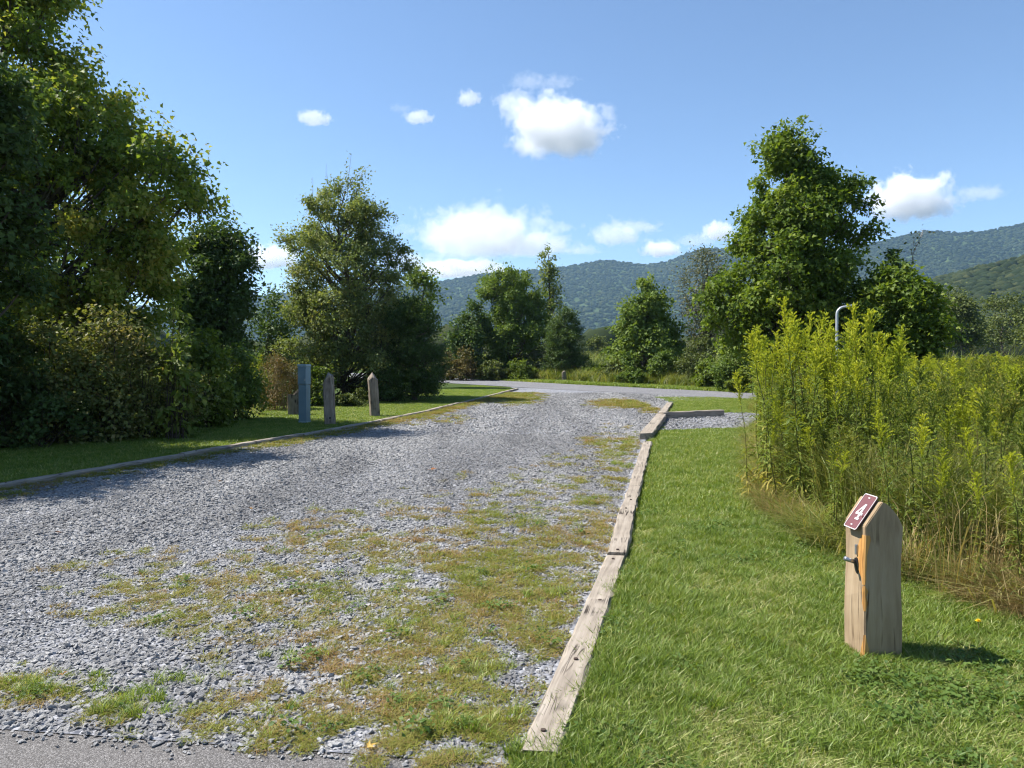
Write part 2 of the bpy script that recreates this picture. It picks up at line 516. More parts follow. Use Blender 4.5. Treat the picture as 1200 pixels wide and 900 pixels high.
# ------------------------------------------------------------------ timbers
m_timber = wood_mat('weathered_timber', [(0.15, 0.125, 0.10), (0.28, 0.24, 0.195), (0.38, 0.335, 0.28)], (0.05, 0.04, 0.032), 0)
m_rust = plain_mat('rusty_spike', (0.06, 0.04, 0.03), 0.8)
def timber(a, b, w, h, label, group, seed, spikes=(0.06, 0.94), ztop=None, name='edging_timber', cat='timber'):
    a, b = Vector(a), Vector(b)
    rnd = random.Random(seed)
    L = (b - a).length
    seg = max(6, int(L / 0.16))
    bm = bmesh.new()
    rings = []
    ch = 0.014
    for i in range(seg + 1):
        x = L * i / seg
        prof = [(-w / 2, -0.14), (w / 2, -0.14), (w / 2, -ch * 1.2), (w / 2 - ch, 0), (-w / 2 + ch, 0), (-w / 2, -ch * 1.2)]
        r = []
        for k, (yy, zz) in enumerate(prof):
            j = 0.0045 if k > 1 else 0.002
            r.append(bm.verts.new((x + (rnd.uniform(-1, 1) * 0.008 if i in (0, seg) else 0), yy + rnd.gauss(0, j) * (1.3 if k in (2, 5) else 1), zz + rnd.gauss(0, j * 0.45))))
        rings.append(r)
    for i in range(seg):
        for k in range(6):
            bm.faces.new((rings[i][k], rings[i][(k + 1) % 6], rings[i + 1][(k + 1) % 6], rings[i + 1][k]))
    bm.faces.new(rings[0][::-1]); bm.faces.new(rings[-1])
    bmesh.ops.recalc_face_normals(bm, faces=bm.faces)
    me = bm_mesh('timber', bm, m_timber)
    d = (b - a).normalized()
    o = link(name, me, None, a + Vector((0, 0, h)), (0, -math.asin(d.z), math.atan2(d.y, d.x)))
    tag(o, label, cat, group)
    for s in spikes:
        sb = cyl_bm(0.011, 0.012, (L * s, rnd.uniform(-0.02, 0.02), 0.002), 10)
        link('spike_head', bm_mesh('spike_head', sb, m_rust), o)
    return o

def along(pts, dists):
    pts = [np.array(p) for p in pts]
    cum = [0]
    for i in range(len(pts) - 1): cum.append(cum[-1] + np.linalg.norm(pts[i + 1] - pts[i]))
    res = []
    for d in dists:
        x = np.interp(d, cum, [p[0] for p in pts]); y = np.interp(d, cum, [p[1] for p in pts])
        res.append(Vector((x, y, float(H(y)))))
    return res, cum[-1]
# right-hand row: photo points lie on the timber tops
tops = [G(632, 879, 0.05), G(721, 650, 0.06)]
def g0(p): return Vector((p.x, p.y, float(H(p.y))))
tA, tB = g0(G(633, 880, 0.05)), g0(G(722, 651, 0.05))
gr = 'timbers edging the lawn'
timber(tA, tB, 0.155, 0.052, 'nearest weathered grey timber with a long crack, beside the lawn at the photo bottom', gr, 1, (0.05, 0.30, 0.62, 0.96))
tC, tD, tE = g0(G(737, 592, 0.07)), g0(G(750, 547, 0.07)), g0(G(759, 517, 0.07))
tB2 = g0(G(723, 648, 0.07))
timber(tB2, tC, 0.155, 0.075, 'second timber of the lawn edging, raised slightly above the nearest one', gr, 2, (0.04, 0.9))
timber(tC + Vector((0.005, 0.02, 0)), tD, 0.15, 0.07, 'third timber of the lawn edging, between weeds on gravel and lawn', gr, 3, (0.1,))
timber(tD + Vector((0.004, 0.02, 0)), tE, 0.15, 0.068, 'fourth timber of the lawn edging, ending at a dark gap before the pad', gr, 4, (0.9,))
tF, tG_, tH = g0(G(757, 508, 0.12)), g0(G(776, 484.5, 0.12)), g0(G(785, 471.5, 0.10))
timber(tF, tG_, 0.24, 0.13, 'wide raised timber between the gravel drive and the small gravel pad', gr, 5, ())
timber(tG_ + Vector((0.03, 0.25, 0)), tH, 0.18, 0.10, 'farthest short timber beside the small grass strip by the road', gr, 6, ())
tI, tJ = g0(G(775, 483.5, 0.16)), g0(G(846, 480.5, 0.16))
timber(tI, tJ, 0.15, 0.17, 'crosswise timber with a dark shaded side at the back of the gravel pad', gr, 7, ())
# left-hand row
grl = 'timbers edging the left lawn'
pts_l = [(LEFT_EDGE[0][0] - 0.27 * 3.2, LEFT_EDGE[0][1] - 3.2)] + LEFT_EDGE
nL = 9
_, tot = along(pts_l, [0])
ps, _ = along(pts_l, [tot * i / nL for i in range(nL + 1)])
left_labels = ['grey edging timber of the left lawn, nearest the camera, at the photo edge',
    'grey edging timber of the left lawn, in tree shade, second from the camera',
    'grey edging timber of the left lawn, in tree shade, third from the camera',
    'grey edging timber just before the blue pedestal, where shade ends',
    'grey edging timber in front of the first leaning wooden post',
    'grey edging timber in front of the second wooden post',
    'grey edging timber of the left lawn, beside the dark cedar',
    'grey edging timber of the left lawn, last but one toward the road',
    'grey edging timber of the left lawn, last before the road']
for i in range(nL):
    dv = (ps[i + 1] - ps[i]).normalized() * 0.012
    timber(ps[i] + dv, ps[i + 1] - dv, 0.13, 0.060 + 0.008 * ((i * 7) % 3), left_labels[i], grl, 20 + i, (0.1,) if i < 4 else ())

# ------------------------------------------------------------------ posts
m_post4 = wood_mat('marker_post_wood', [(0.18, 0.125, 0.076), (0.30, 0.22, 0.138), (0.40, 0.31, 0.208)], (0.10, 0.065, 0.04), 2, None, 0.45, 0.03)
m_orange = wood_mat('fresh_split_wood', [(0.30, 0.14, 0.04), (0.48, 0.25, 0.08), (0.55, 0.33, 0.14)], (0.15, 0.07, 0.02), 2)
m_plate = plain_mat('maroon_plate', (0.12, 0.038, 0.045), 0.7, 0.5, 0, 0.12, 9)
m_white = plain_mat('white_paint', (0.47, 0.43, 0.42), 0.55, 0.4, 0, 0.08, 30)
m_steel = plain_mat('galvanised_steel', (0.35, 0.37, 0.40), 0.35, 0.5, 0.8, 0.15)
m_black = plain_mat('plain_black', (0.015, 0.015, 0.016), 0.5)

S4 = 0.205
A4 = math.radians(4.0)
f4 = G(1012, 780)
root = empty('marker_post', f4, A4)
root.scale = (0.96, 0.96, 1.02)
tag(root, 'short wooden campsite post with sloped top and maroon number 4 plate on the lawn', 'marker post')
# local: x along the face toward the camera, y away from it
prof = [(0, -0.1), (S4, -0.1), (S4, 0.675), (S4 - 0.012, 0.70), (S4 - 0.03, 0.735), (S4 - 0.062, 0.772), (0.112, 0.80), (0.09, 0.806), (0, 0.686)]
bm = prism([Vector((x, 0, z)) for x, z in prof], (0, S4, 0))
bmesh.ops.bevel(bm, geom=[e for e in bm.edges if e.calc_length() > 0.06], offset=0.004, segments=2, affect='EDGES')
# extra cuts so that the faces wave a little
for k in range(1, 9):
    bmesh.ops.bisect_plane(bm, geom=bm.verts[:] + bm.edges[:] + bm.faces[:], plane_co=(0, 0, 0.08 * k - 0.03), plane_no=(0, 0, 1))
for v in bm.verts:
    v.co.x += 0.004 * math.sin(v.co.z * 11 + v.co.y * 9) ; v.co.y += 0.004 * math.sin(v.co.z * 8 + 2 + v.co.x * 7)
link('post_body', bm_mesh('post_body', bm, m_post4), root)
# bare orange wood along the torn front edge: two irregular slivers
def sliver(pts, name='bare_wood_strip'):
    """pts: (z, width on the left face, width on the front face); a thin shell round the front corner"""
    bm = bmesh.new()
    rings = []
    for z, wl, wf in pts:
        ox = 0.004 * math.sin(z * 11); oy = 0.004 * math.sin(z * 8 + 2)
        rings.append([bm.verts.new((ox - 0.003, oy + wl, z)), bm.verts.new((ox - 0.003, oy + 0.004, z)), bm.verts.new((ox + 0.004, oy - 0.003, z)), bm.verts.new((ox + wf, oy - 0.003, z)),
                      bm.verts.new((ox + wf, oy + 0.008, z)), bm.verts.new((ox + 0.008, oy + wl, z))])
    for i in range(len(rings) - 1):
        for k in range(6):
            bm.faces.new((rings[i][k], rings[i][(k + 1) % 6], rings[i + 1][(k + 1) % 6], rings[i + 1][k]))
    bm.faces.new(rings[0][::-1]); bm.faces.new(rings[-1])
    bmesh.ops.recalc_face_normals(bm, faces=bm.faces)
    tag(link(name, bm_mesh(name, bm, m_orange), root), 'bare orange wood along the torn edge of the post')
sliver([(0.40, 0.012, 0.004), (0.43, 0.02, 0.012), (0.46, 0.05, 0.010), (0.50, 0.065, 0.014), (0.54, 0.07, 0.012), (0.58, 0.062, 0.02), (0.62, 0.045, 0.03), (0.642, 0.03, 0.025)])
sliver([(0.27, 0.006, 0.005), (0.31, 0.018, 0.018), (0.34, 0.012, 0.010), (0.37, 0.016, 0.02), (0.395, 0.006, 0.006)])
sliver([(0.0, 0.02, 0.035), (0.05, 0.03, 0.03), (0.09, 0.022, 0.022), (0.12, 0.012, 0.012), (0.15, 0.006, 0.005)])
# number plate on the sloped top; its own frame: X reading right (toward camera), Y up the slope, Z out
sl = Vector((0.09, 0, 0.12)).normalized()
rt = Vector((0, -1, 0)); nz = rt.cross(sl)
pm = Matrix((rt, sl, nz)).transposed().to_4x4()
pl = 0.205; pw = 0.128
ctr = Vector((0.0, S4 / 2 - 0.005, 0.686)) + sl * 0.064 + nz * 0.008
def on_plate(name, bm, mat, parent):
    o = link(name, bm_mesh(name, bm, mat), parent)
    return o
bm = bmesh.new()
def rr(w, h, r, n=5):
    o = []
    for cx, cy, a0 in ((w/2 - r, h/2 - r, 0), (-w/2 + r, h/2 - r, 90), (-w/2 + r, -h/2 + r, 180), (w/2 - r, -h/2 + r, 270)):
        for k in range(n): a = math.radians(a0 + 90 * k / (n - 1)); o.append(Vector((cx + r * math.cos(a), cy + r * math.sin(a), 0)))
    return o
bm = prism(rr(pw, pl, 0.012), (0, 0, 0.004))
plate = link('number_plate', bm_mesh('number_plate', bm, m_plate), root)
plate.matrix_local = Matrix.Translation(ctr) @ pm
bm = bmesh.new()
o_, i_ = rr(pw - 0.001, pl - 0.001, 0.012), rr(pw - 0.011, pl - 0.011, 0.008)
for z in (0.004, 0.0062):
    pass
ov = [bm.verts.new(p + Vector((0, 0, 0.0062))) for p in o_]; iv = [bm.verts.new(p + Vector((0, 0, 0.0062))) for p in i_]
ob = [bm.verts.new(p + Vector((0, 0, 0.0035))) for p in o_]; ib = [bm.verts.new(p + Vector((0, 0, 0.0035))) for p in i_]
n_ = len(ov)
for k in range(n_):
    j = (k + 1) % n_
    bm.faces.new((ov[k], ov[j], iv[j], iv[k])); bm.faces.new((ov[j], ov[k], ob[k], ob[j])); bm.faces.new((iv[k], iv[j], ib[j], ib[k]))
bmesh.ops.recalc_face_normals(bm, faces=bm.faces)
on_plate('plate_border', bm, m_white, plate)
# the numeral 4: diagonal, crossbar, stem, foot serif, open counter
def flat(polys, z0=0.0035, z1=0.0065):
    bm = bmesh.new()
    for k, pg in enumerate(polys):
        a = [bm.verts.new((x, y, z0)) for x, y in pg]; b2 = [bm.verts.new((x, y, z1 + 0.0002 * k)) for x, y in pg]
        n = len(a)
        bm.faces.new(b2); bm.faces.new(a[::-1])
        for i in range(n): bm.faces.new((a[i], a[(i + 1) % n], b2[(i + 1) % n], b2[i]))
    bmesh.ops.recalc_face_normals(bm, faces=bm.faces)
    return bm
four = [[(0.002, 0.046), (0.020, 0.046), (0.020, -0.040), (0.002, -0.040)],
        [(0.004, 0.046), (0.012, 0.046), (-0.016, -0.008), (-0.030, -0.008)],
        [(-0.031, -0.006), (0.034, -0.006), (0.034, -0.020), (-0.031, -0.020)],
        [(-0.008, -0.038), (0.030, -0.038), (0.030, -0.049), (-0.008, -0.049)]]
on_plate('numeral', flat(four), m_white, plate)
for y, sz in ((0.082, 0.010), (-0.080, 0.010)):
    bm = flat([[(-0.009, y - 0.003), (0.009, y - 0.003), (0.009, y + 0.003), (-0.009, y + 0.003)]], 0.0035, 0.007)
    on_plate('plate_slot', bm, m_white, plate)
bm = bmesh.new(); bmesh.ops.create_uvsphere(bm, u_segments=10, v_segments=6, radius=0.006, matrix=Matrix.Translation((0.052, -0.022, 0.006)))
on_plate('nail_head', bm, plain_mat('dark_nail', (0.12, 0.02, 0.025), 0.5), plate)
# hook on the left face
hk = link('hook', bm_mesh('hook', cyl_bm(0.011, 0.085, (-0.035, 0, 0.0), 14, Vector((-1, -0.25, 0.35)).to_track_quat('Z', 'Y')), m_steel, True), root, (-0.003, S4 * 0.33, 0.505))
bm = cyl_bm(0.030, 0.014, (0, 0, -0.018), 16, Vector((1, 0, 0.15)).to_track_quat('Z', 'Y'))  # black oval disc at the post face, behind the hook rod
bmesh.ops.scale(bm, vec=(1, 0.7, 1.35), verts=bm.verts)
link('dark_oval', bm_mesh('dark_oval', bm, m_black, False), hk)
link('staple', bm_mesh('staple', box_bm(0.016, 0.018, 0.05, (-0.004, 0.0, 0.055), 0.004), m_steel), hk)

m_oldpost = wood_mat('old_post_wood', [(0.10, 0.08, 0.06), (0.22, 0.18, 0.14), (0.36, 0.31, 0.25)], (0.03, 0.024, 0.02), 2, None, 0.6, 0.05)
def old_post(px, py, hpx, wpx, top, lean, rz, label, seed, name='wooden_post', hole=None, group='old wooden posts'):
    p = G(px, py); d = p.y
    w, h = wpx * d / FPX, hpx * d / FPX
    rnd = random.Random(seed)
    bm = bmesh.new()
    rings = []
    ns, sides = 9, 12
    zs = [-0.1] + [h * k / ns for k in range(1, ns + 1)]
    for i, z in enumerate(zs):
        r = []
        for k in range(sides):
            a = 2 * PI * (k + 0.5) / sides
            q = 1.0 / (abs(math.cos(a)) ** 5 + abs(math.sin(a)) ** 5) ** 0.2
            rr_ = w / 2 * q * (1 + rnd.gauss(0, 0.02))
            x, y = rr_ * math.cos(a), rr_ * math.sin(a)
            zz = z
            if i == ns:
                zz = top(x / (w / 2), y / (w / 2), h, w)
                x *= 0.9; y *= 0.9
            if i == ns - 1:
                zz = min(z, top(x / (w / 2), y / (w / 2), h, w) - 0.02)
            r.append(bm.verts.new((x + lean * max(z, 0), y, zz)))
        rings.append(r)
    for i in range(len(rings) - 1):
        for k in range(sides):
            bm.faces.new((rings[i][k], rings[i][(k + 1) % sides], rings[i + 1][(k + 1) % sides], rings[i + 1][k]))
    c = bm.verts.new((lean * h, 0, top(0, 0, h, w)))
    for k in range(sides): bm.faces.new((rings[-1][k], rings[-1][(k + 1) % sides], c))
    bmesh.ops.recalc_face_normals(bm, faces=bm.faces)
    o = link(name, bm_mesh(name, bm, m_oldpost), None, p, (0, 0, rz))
    tag(o, label, 'post', group)
    if hole:
        hb = cyl_bm(0.022, 0.05, (hole[0], -w / 2 + 0.018, hole[1]), 12, Vector((0, 1, 0)).to_track_quat('Z', 'Y'))  # solid black plug, its colour standing for the dark inside the hole
        link('bolt_hole_dark', bm_mesh('bolt_hole_dark', hb, m_black), o)
    return o
round_top = lambda x, y, h, w: h - 0.38 * w * (x * x + 0.4 * y * y)
old_post(387, 499, 63, 13, lambda x, y, h, w: h - w * (0.75 * max(0, -x) + 0.25 * x * x + 0.2 * y * y), -0.035, 0.2, 'dark weathered wooden post with rounded top right of the blue pedestal', 41, hole=(0.0, 0.18))
old_post(439.5, 489, 53, 11.5, lambda x, y, h, w: h - w * (0.55 * abs(x) + 0.35 * abs(y)), -0.06, 0.35, 'leaning weathered wooden post with pointed top, farthest right of the pedestal group', 42)
old_post(345, 487, 32, 14, lambda x, y, h, w: h - w * (0.5 - 0.55 * x), 0.0, 0.1, 'short dark wooden post with slanted top half hidden behind the blue pedestal', 43)
old_post(661, 447.5, 13.5, 5.2, round_top, 0.0, 0.0, 'small distant wooden post on the far road verge before the cedar', 44)

# blue utility pedestal
m_blue = plain_mat('blue_grey_enamel', (0.17, 0.255, 0.295), 0.5, 0.45, 0, 0.1, 6)
m_blue2 = plain_mat('blue_grey_cap', (0.26, 0.35, 0.39), 0.5, 0.5, 0, 0.1, 6)
pp = G(357, 497)
root = empty('utility_pedestal', pp, math.radians(-18))
root.scale = (0.84, 0.84, 1)
tag(root, 'blue grey metal electrical pedestal standing on the left lawn beside wooden posts', 'pedestal')
link('lower_column', bm_mesh('lower_column', box_bm(0.235, 0.20, 0.98, (0, 0, 0.39), 0.008), m_blue), root)
ub = link('upper_cabinet', bm_mesh('upper_cabinet', box_bm(0.255, 0.225, 0.40, (0.0, -0.006, 1.085), 0.008), m_blue), root)
link('cabinet_door', bm_mesh('cabinet_door', box_bm(0.20, 0.016, 0.33, (0.02, -0.124, 1.07), 0.006), m_blue), ub)
link('door_latch', bm_mesh('door_latch', box_bm(0.03, 0.016, 0.05, (0.095, -0.136, 0.99), 0.004), m_steel), ub)
link('cap', bm_mesh('cap', box_bm(0.275, 0.245, 0.05, (0, -0.006, 1.312), 0.012), m_blue2), root)
link('hasp', bm_mesh('hasp', box_bm(0.04, 0.03, 0.06, (0.0, -0.125, 1.30), 0.006), m_blue2), root)
link('base_plate', bm_mesh('base_plate', box_bm(0.25, 0.215, 0.14, (0, 0, 0.0), 0.006), m_blue2), root)

# gooseneck pipe among the goldenrod
gp = P(980.5, 400, 10.4)
gp = Vector((gp.x, gp.y, float(H(gp.y))))
zt = P(980, 358, 10.4).z
mb = MB()
path = [(0, 0, -0.1), (0, 0, 0.6), (0, 0, 1.2), (0, 0, zt - gp.z - 0.12)]
for k in range(1, 8):
    a = PI / 2 * k / 8; path.append((0.10 * (1 - math.cos(a)), 0, zt - gp.z - 0.12 + 0.10 * math.sin(a)))
path += [(0.10, 0, zt - gp.z - 0.02), (0.185, 0, zt - gp.z - 0.008)]
mb.tube(path, 0.0175, 12)
m_pipe = plain_mat('grey_pipe_paint', (0.42, 0.43, 0.45), 0.4, 0.5, 0.3)
root = empty('gooseneck_pipe', gp, math.radians(-8))
tag(root, 'bare grey gooseneck pipe standing up among the goldenrod plumes', 'pipe')
link('bent_pipe', mb.mesh('bent_pipe', m_pipe, True), root)
link('nozzle', bm_mesh('nozzle', cyl_bm(0.023, 0.05, (0.205, 0, zt - gp.z - 0.008), 14, Vector((1, 0, -0.05)).to_track_quat('Z', 'Y')), m_steel, False), root)
# ------------------------------------------------------------------ palettes
GREENS = [(0.022, 0.040, 0.008), (0.045, 0.078, 0.014), (0.075, 0.115, 0.020), (0.12, 0.15, 0.03)]
L_MAPLE = leaf_mat('maple_leaves', [(0.067, 0.112, 0.020), (0.134, 0.196, 0.034), (0.196, 0.258, 0.045), (0.280, 0.302, 0.062), (0.370, 0.314, 0.078)], 0.48)
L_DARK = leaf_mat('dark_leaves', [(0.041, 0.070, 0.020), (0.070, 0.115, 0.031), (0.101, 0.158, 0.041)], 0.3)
L_PEAR = leaf_mat('narrow_leaves', [(0.082, 0.118, 0.041), (0.147, 0.191, 0.067), (0.220, 0.258, 0.091), (0.324, 0.296, 0.104)], 0.38)
L_RMAPLE = leaf_mat('fresh_maple_leaves', [(0.046, 0.081, 0.014), (0.086, 0.138, 0.020), (0.149, 0.207, 0.029), (0.241, 0.287, 0.046)], 0.42)
L_CEDAR = leaf_mat('cedar_needles', [(0.031, 0.060, 0.020), (0.065, 0.107, 0.029), (0.107, 0.159, 0.043)], 0.22)
L_MID = leaf_mat('roadside_leaves', [(0.069, 0.108, 0.025), (0.113, 0.171, 0.035), (0.171, 0.228, 0.051)], 0.38)
L_BRIGHT = leaf_mat('bright_leaves', [(0.06, 0.10, 0.014), (0.12, 0.17, 0.025), (0.22, 0.26, 0.06)], 0.42)
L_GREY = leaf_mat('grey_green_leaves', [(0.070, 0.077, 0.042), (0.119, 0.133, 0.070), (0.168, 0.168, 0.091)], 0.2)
L_BRUSH = leaf_mat('brush_leaves', [(0.062, 0.098, 0.026), (0.118, 0.151, 0.040), (0.194, 0.204, 0.060), (0.277, 0.227, 0.090)], 0.36)
L_OLIVE = leaf_mat('olive_leaves', [(0.058, 0.078, 0.023), (0.104, 0.130, 0.036), (0.156, 0.182, 0.052)], 0.3)
L_RUST = leaf_mat('rusty_leaves', [(0.06, 0.07, 0.02), (0.14, 0.11, 0.04), (0.22, 0.13, 0.06)], 0.3)
BARK = bark_mat('grey_brown_bark', (0.05, 0.04, 0.03), (0.15, 0.125, 0.10))
BARK_G = bark_mat('pale_grey_bark', (0.16, 0.15, 0.14), (0.34, 0.32, 0.29))
BARK_D = bark_mat('dark_twig_bark', (0.03, 0.022, 0.016), (0.09, 0.07, 0.05))
BARK_S = bark_mat('straw_stem', (0.16, 0.12, 0.06), (0.30, 0.23, 0.12))

def unit(v): return v / (np.linalg.norm(v, axis=-1, keepdims=True) + 1e-9)

def plant(name, label, cat, px, d, env, nclump, nleaf, L, mat, bark=BARK, Wr=0.4, trunk=None, lobed=False, seed=1,
          clump=0.11, droop=0.25, multi=False, group=None, depth=1.0, limb_from=0.12, whips=0, tintc=0.5, shell=0.5, conifer=False, twig=True, up=0.3):
    """tree or shrub. env: (photo y, photo x left, photo x right) rows of the crown outline, taken at distance d and
    turned into metres; the crown is filled in the round. trunk: radius at the foot"""
    r = np.random.default_rng(seed)
    zg = float(H(d))
    base = P(px, 400, d); base.z = zg
    E = []
    for py, x0, x1 in env:
        z = P(px, py, d).z - zg
        E.append((z, (x0 - px) / FPX * d, (x1 - px) / FPX * d))
    E.sort()
    E = np.array(E)
    z0, z1 = max(E[0, 0], 0.02), E[-1, 0]
    root = empty(name, base)
    tag(root, label, cat, group)
    Hh = z1
    # trunk
    wood = MB()
    nt_ = 9
    tz = np.linspace(-0.15, z1 * 0.93, nt_)
    cx = np.interp(tz, E[:, 0], (E[:, 1] + E[:, 2]) / 2)
    cx = cx * np.clip(tz / z1, 0, 1) ** 1.2
    tx = cx + r.normal(0, 0.012 * Hh, nt_) * (tz > 0.2); ty = r.normal(0, 0.012 * Hh, nt_) * (tz > 0.2)
    tr = trunk if trunk else 0.014 * Hh
    rad = tr * (1 - 0.93 * np.clip(tz / z1, 0, 1)) + 0.006
    rad[0] *= 1.25
    if not multi:
        t_mb = MB(); t_mb.tube(np.stack([tx, ty, tz], 1), rad, 8)
        link('trunk', t_mb.mesh('trunk', bark, True), root)
    # clump centres
    C = []
    ph = r.random(6) * 6.28
    areas = np.interp(np.linspace(z0, z1, 60), E[:, 0], E[:, 2] - E[:, 1])
    cdf = np.cumsum(areas ** 1.35 + 0.02 * areas.max()); cdf /= cdf[-1]
    for k in range(nclump):
        z = np.interp(r.random(), cdf, np.linspace(z0, z1, 60))
        xl_, xr_ = np.interp(z, E[:, 0], E[:, 1]), np.interp(z, E[:, 0], E[:, 2])
        c, w = (xl_ + xr_) / 2, (xr_ - xl_) / 2
        th = r.random() * 2 * PI
        q = r.random() ** shell
        lump = 1 + 0.10 * math.sin(3 * th + ph[0] + 4 * z / Hh) + 0.08 * math.sin(5 * th + ph[1] - 7 * z / Hh)
        q = min(q * lump, 1.04)
        cr_ = min(clump * Hh, 0.75 * w + 0.03 * Hh)
        wi = max(w - 0.55 * cr_, 0.3 * w)
        C.append((c + wi * q * math.cos(th), wi * depth * q * math.sin(th), min(z, z1 - 0.45 * cr_), w))
    C = np.array(C)
    LP, LD, LN, LT, LL = [], [], [], [], []
    per = nleaf // nclump
    cr_max = clump * Hh
    for (x, y, z, w) in C:
        cr = min(cr_max, 0.75 * w + 0.03 * Hh) * r.uniform(0.7, 1.25)
        # limb
        if multi:
            s = np.array([r.normal(0, 0.10) * (E[:, 2] - E[:, 1]).max() * 2, r.normal(0, 0.1) * (E[:, 2] - E[:, 1]).max() * 2, -0.05])
            s[0] = s[0] * 0.5 + x * 0.35; s[1] = s[1] * 0.5 + y * 0.35
            r0 = max(0.006, 0.004 * Hh)
        else:
            rr_ = math.hypot(x - np.interp(z, tz, tx), y)
            zs = max(limb_from * Hh, z - rr_ * (0.15 if conifer else 0.75) - 0.04 * Hh)
            zs = min(zs, 0.9 * z1)
            s = np.array([np.interp(zs, tz, tx), np.interp(zs, tz, ty), zs])
            r0 = min(tr * 0.34, np.interp(zs, tz, rad) * 0.6)
        e = np.array([x, y, z])
        m = (s + e) / 2 + np.array([0, 0, (0.02 if conifer else -0.05) * Hh]) + r.normal(0, 0.02 * Hh, 3)
        tt = np.linspace(0, 1, 6)[:, None]
        pth = (1 - tt) ** 2 * s + 2 * tt * (1 - tt) * m + tt ** 2 * e
        wood.tube(pth, r0 * (1 - 0.8 * tt[:, 0]) + 0.003, 5, cap=False)
        out = unit(np.array([x - tx.mean(), y, 0.0]) + 1e-6)
        ntw = max(3, min(9, per // 14))
        dirs = unit(r.normal(0, 1, (ntw, 3)) * np.array([1, 1, 0.6]) + out * 0.55 + np.array([0, 0, up]))
        ct = r.normal(tintc, 0.13)
        for dv in dirs:
            ln = cr * r.uniform(0.6, 1.3)
            bend = r.normal(0, 0.15, 3) - np.array([0, 0, droop * 0.4])
            t3 = np.linspace(0, 1, 4)[:, None]
            tw = e + dv * ln * t3 + bend * ln * t3 ** 2
            if twig: wood.tube(tw, np.linspace(max(0.0025, r0 * 0.22), 0.0018, 4), 3, cap=False)
            n = max(1, per // ntw)
            u = r.random(n) ** 0.8 * 1.05
            p = e + dv * ln * u[:, None] + bend * ln * u[:, None] ** 2 + r.normal(0, cr * (0.14 if conifer else 0.2), (n, 3))
            dd = unit(dv * (1.0 if conifer else 0.5) + r.normal(0, 0.55, (n, 3)) - np.array([0, 0, droop]))
            LP.append(p); LD.append(dd)
            LN.append(unit(r.normal(0, 0.55, (n, 3)) + np.array([0, 0, 0.8]) + out * 0.25))
            LT.append(np.clip(r.normal(ct, 0.15, n), 0, 1)); LL.append(L * r.uniform(0.65, 1.3, n))
    # bare whips rising out of the top
    for k in range(whips):
        i = np.argsort(-C[:, 2])[k % max(1, len(C) // 6)]
        s = C[i, :3]; hh = Hh * r.uniform(0.07, 0.16)
        t3 = np.linspace(0, 1, 5)[:, None]
        wood.tube(s + np.array([r.normal(0, 0.12), r.normal(0, 0.12), 1]) * hh * t3 + r.normal(0, 0.06, 3) * hh * t3 ** 2, np.linspace(0.008, 0.003, 5), 3)
        n = 10
        u = r.random(n)[:, None]
        LP.append(s + np.array([0, 0, 1]) * hh * u + r.normal(0, 0.03, (n, 3))); LD.append(unit(r.normal(0, 1, (n, 3)))); LN.append(unit(r.normal(0, 1, (n, 3)))); LT.append(np.full(n, 0.6)); LL.append(np.full(n, L))
    lv = MB()
    LP = np.concatenate(LP); keep = LP[:, 2] > 0.02
    LLc = np.concatenate(LL)[keep]
    lv.leaves(LP[keep], np.concatenate(LD)[keep], np.concatenate(LN)[keep], LLc, LLc * Wr, np.concatenate(LT)[keep], lobed)
    tag(link('crown' if not multi else 'foliage', lv.mesh('crown', mat), root), kind='stuff')
    tag(link('limbs' if not multi else 'stems', wood.mesh('limbs', bark, True), root), kind='stuff')
    return root

# ------------------------------------------------------------------ trees
plant('maple_tree', 'tall broad maple with yellowing green leaves filling the upper left corner', 'tree', 30, 16.5,
      [(-90, 10, 50), (-40, -30, 70), (0, -80, 84), (40, -110, 105), (95, -140, 140), (130, -150, 172), (165, -160, 205), (195, -170, 250), (215, -170, 268), (245, -170, 240), (300, -170, 235), (360, -150, 205), (420, -120, 150)],
      190, 115000, 0.105, L_MAPLE, lobed=True, Wr=0.45, trunk=0.17, seed=2, clump=0.062, droop=0.55, shell=0.42, depth=0.5)
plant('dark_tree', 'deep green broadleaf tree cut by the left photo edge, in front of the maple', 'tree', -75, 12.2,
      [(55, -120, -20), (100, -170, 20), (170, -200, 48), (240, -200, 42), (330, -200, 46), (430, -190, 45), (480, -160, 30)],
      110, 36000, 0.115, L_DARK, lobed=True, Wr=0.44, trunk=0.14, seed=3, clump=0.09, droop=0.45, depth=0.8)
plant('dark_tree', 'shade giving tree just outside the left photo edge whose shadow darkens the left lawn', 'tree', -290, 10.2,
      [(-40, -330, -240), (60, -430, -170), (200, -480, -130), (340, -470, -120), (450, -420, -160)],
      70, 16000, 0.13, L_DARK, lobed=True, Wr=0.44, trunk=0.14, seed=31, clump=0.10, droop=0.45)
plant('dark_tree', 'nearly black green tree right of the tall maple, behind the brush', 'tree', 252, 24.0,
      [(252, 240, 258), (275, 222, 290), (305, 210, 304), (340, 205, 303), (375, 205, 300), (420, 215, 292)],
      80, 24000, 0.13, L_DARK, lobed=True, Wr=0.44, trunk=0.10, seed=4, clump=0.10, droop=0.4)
plant('bushy_tree', 'grey green bushy tree with bare sprouts on top, behind the old wooden posts', 'tree', 405, 26.0,
      [(206, 400, 408), (222, 385, 425), (245, 350, 448), (275, 328, 462), (300, 330, 478), (330, 338, 480), (370, 335, 488), (410, 335, 492), (440, 340, 485), (460, 350, 470)],
      185, 76000, 0.10, L_PEAR, Wr=0.28, trunk=0.11, seed=5, clump=0.07, droop=0.2, shell=0.4, whips=12, limb_from=0.06, up=0.5)
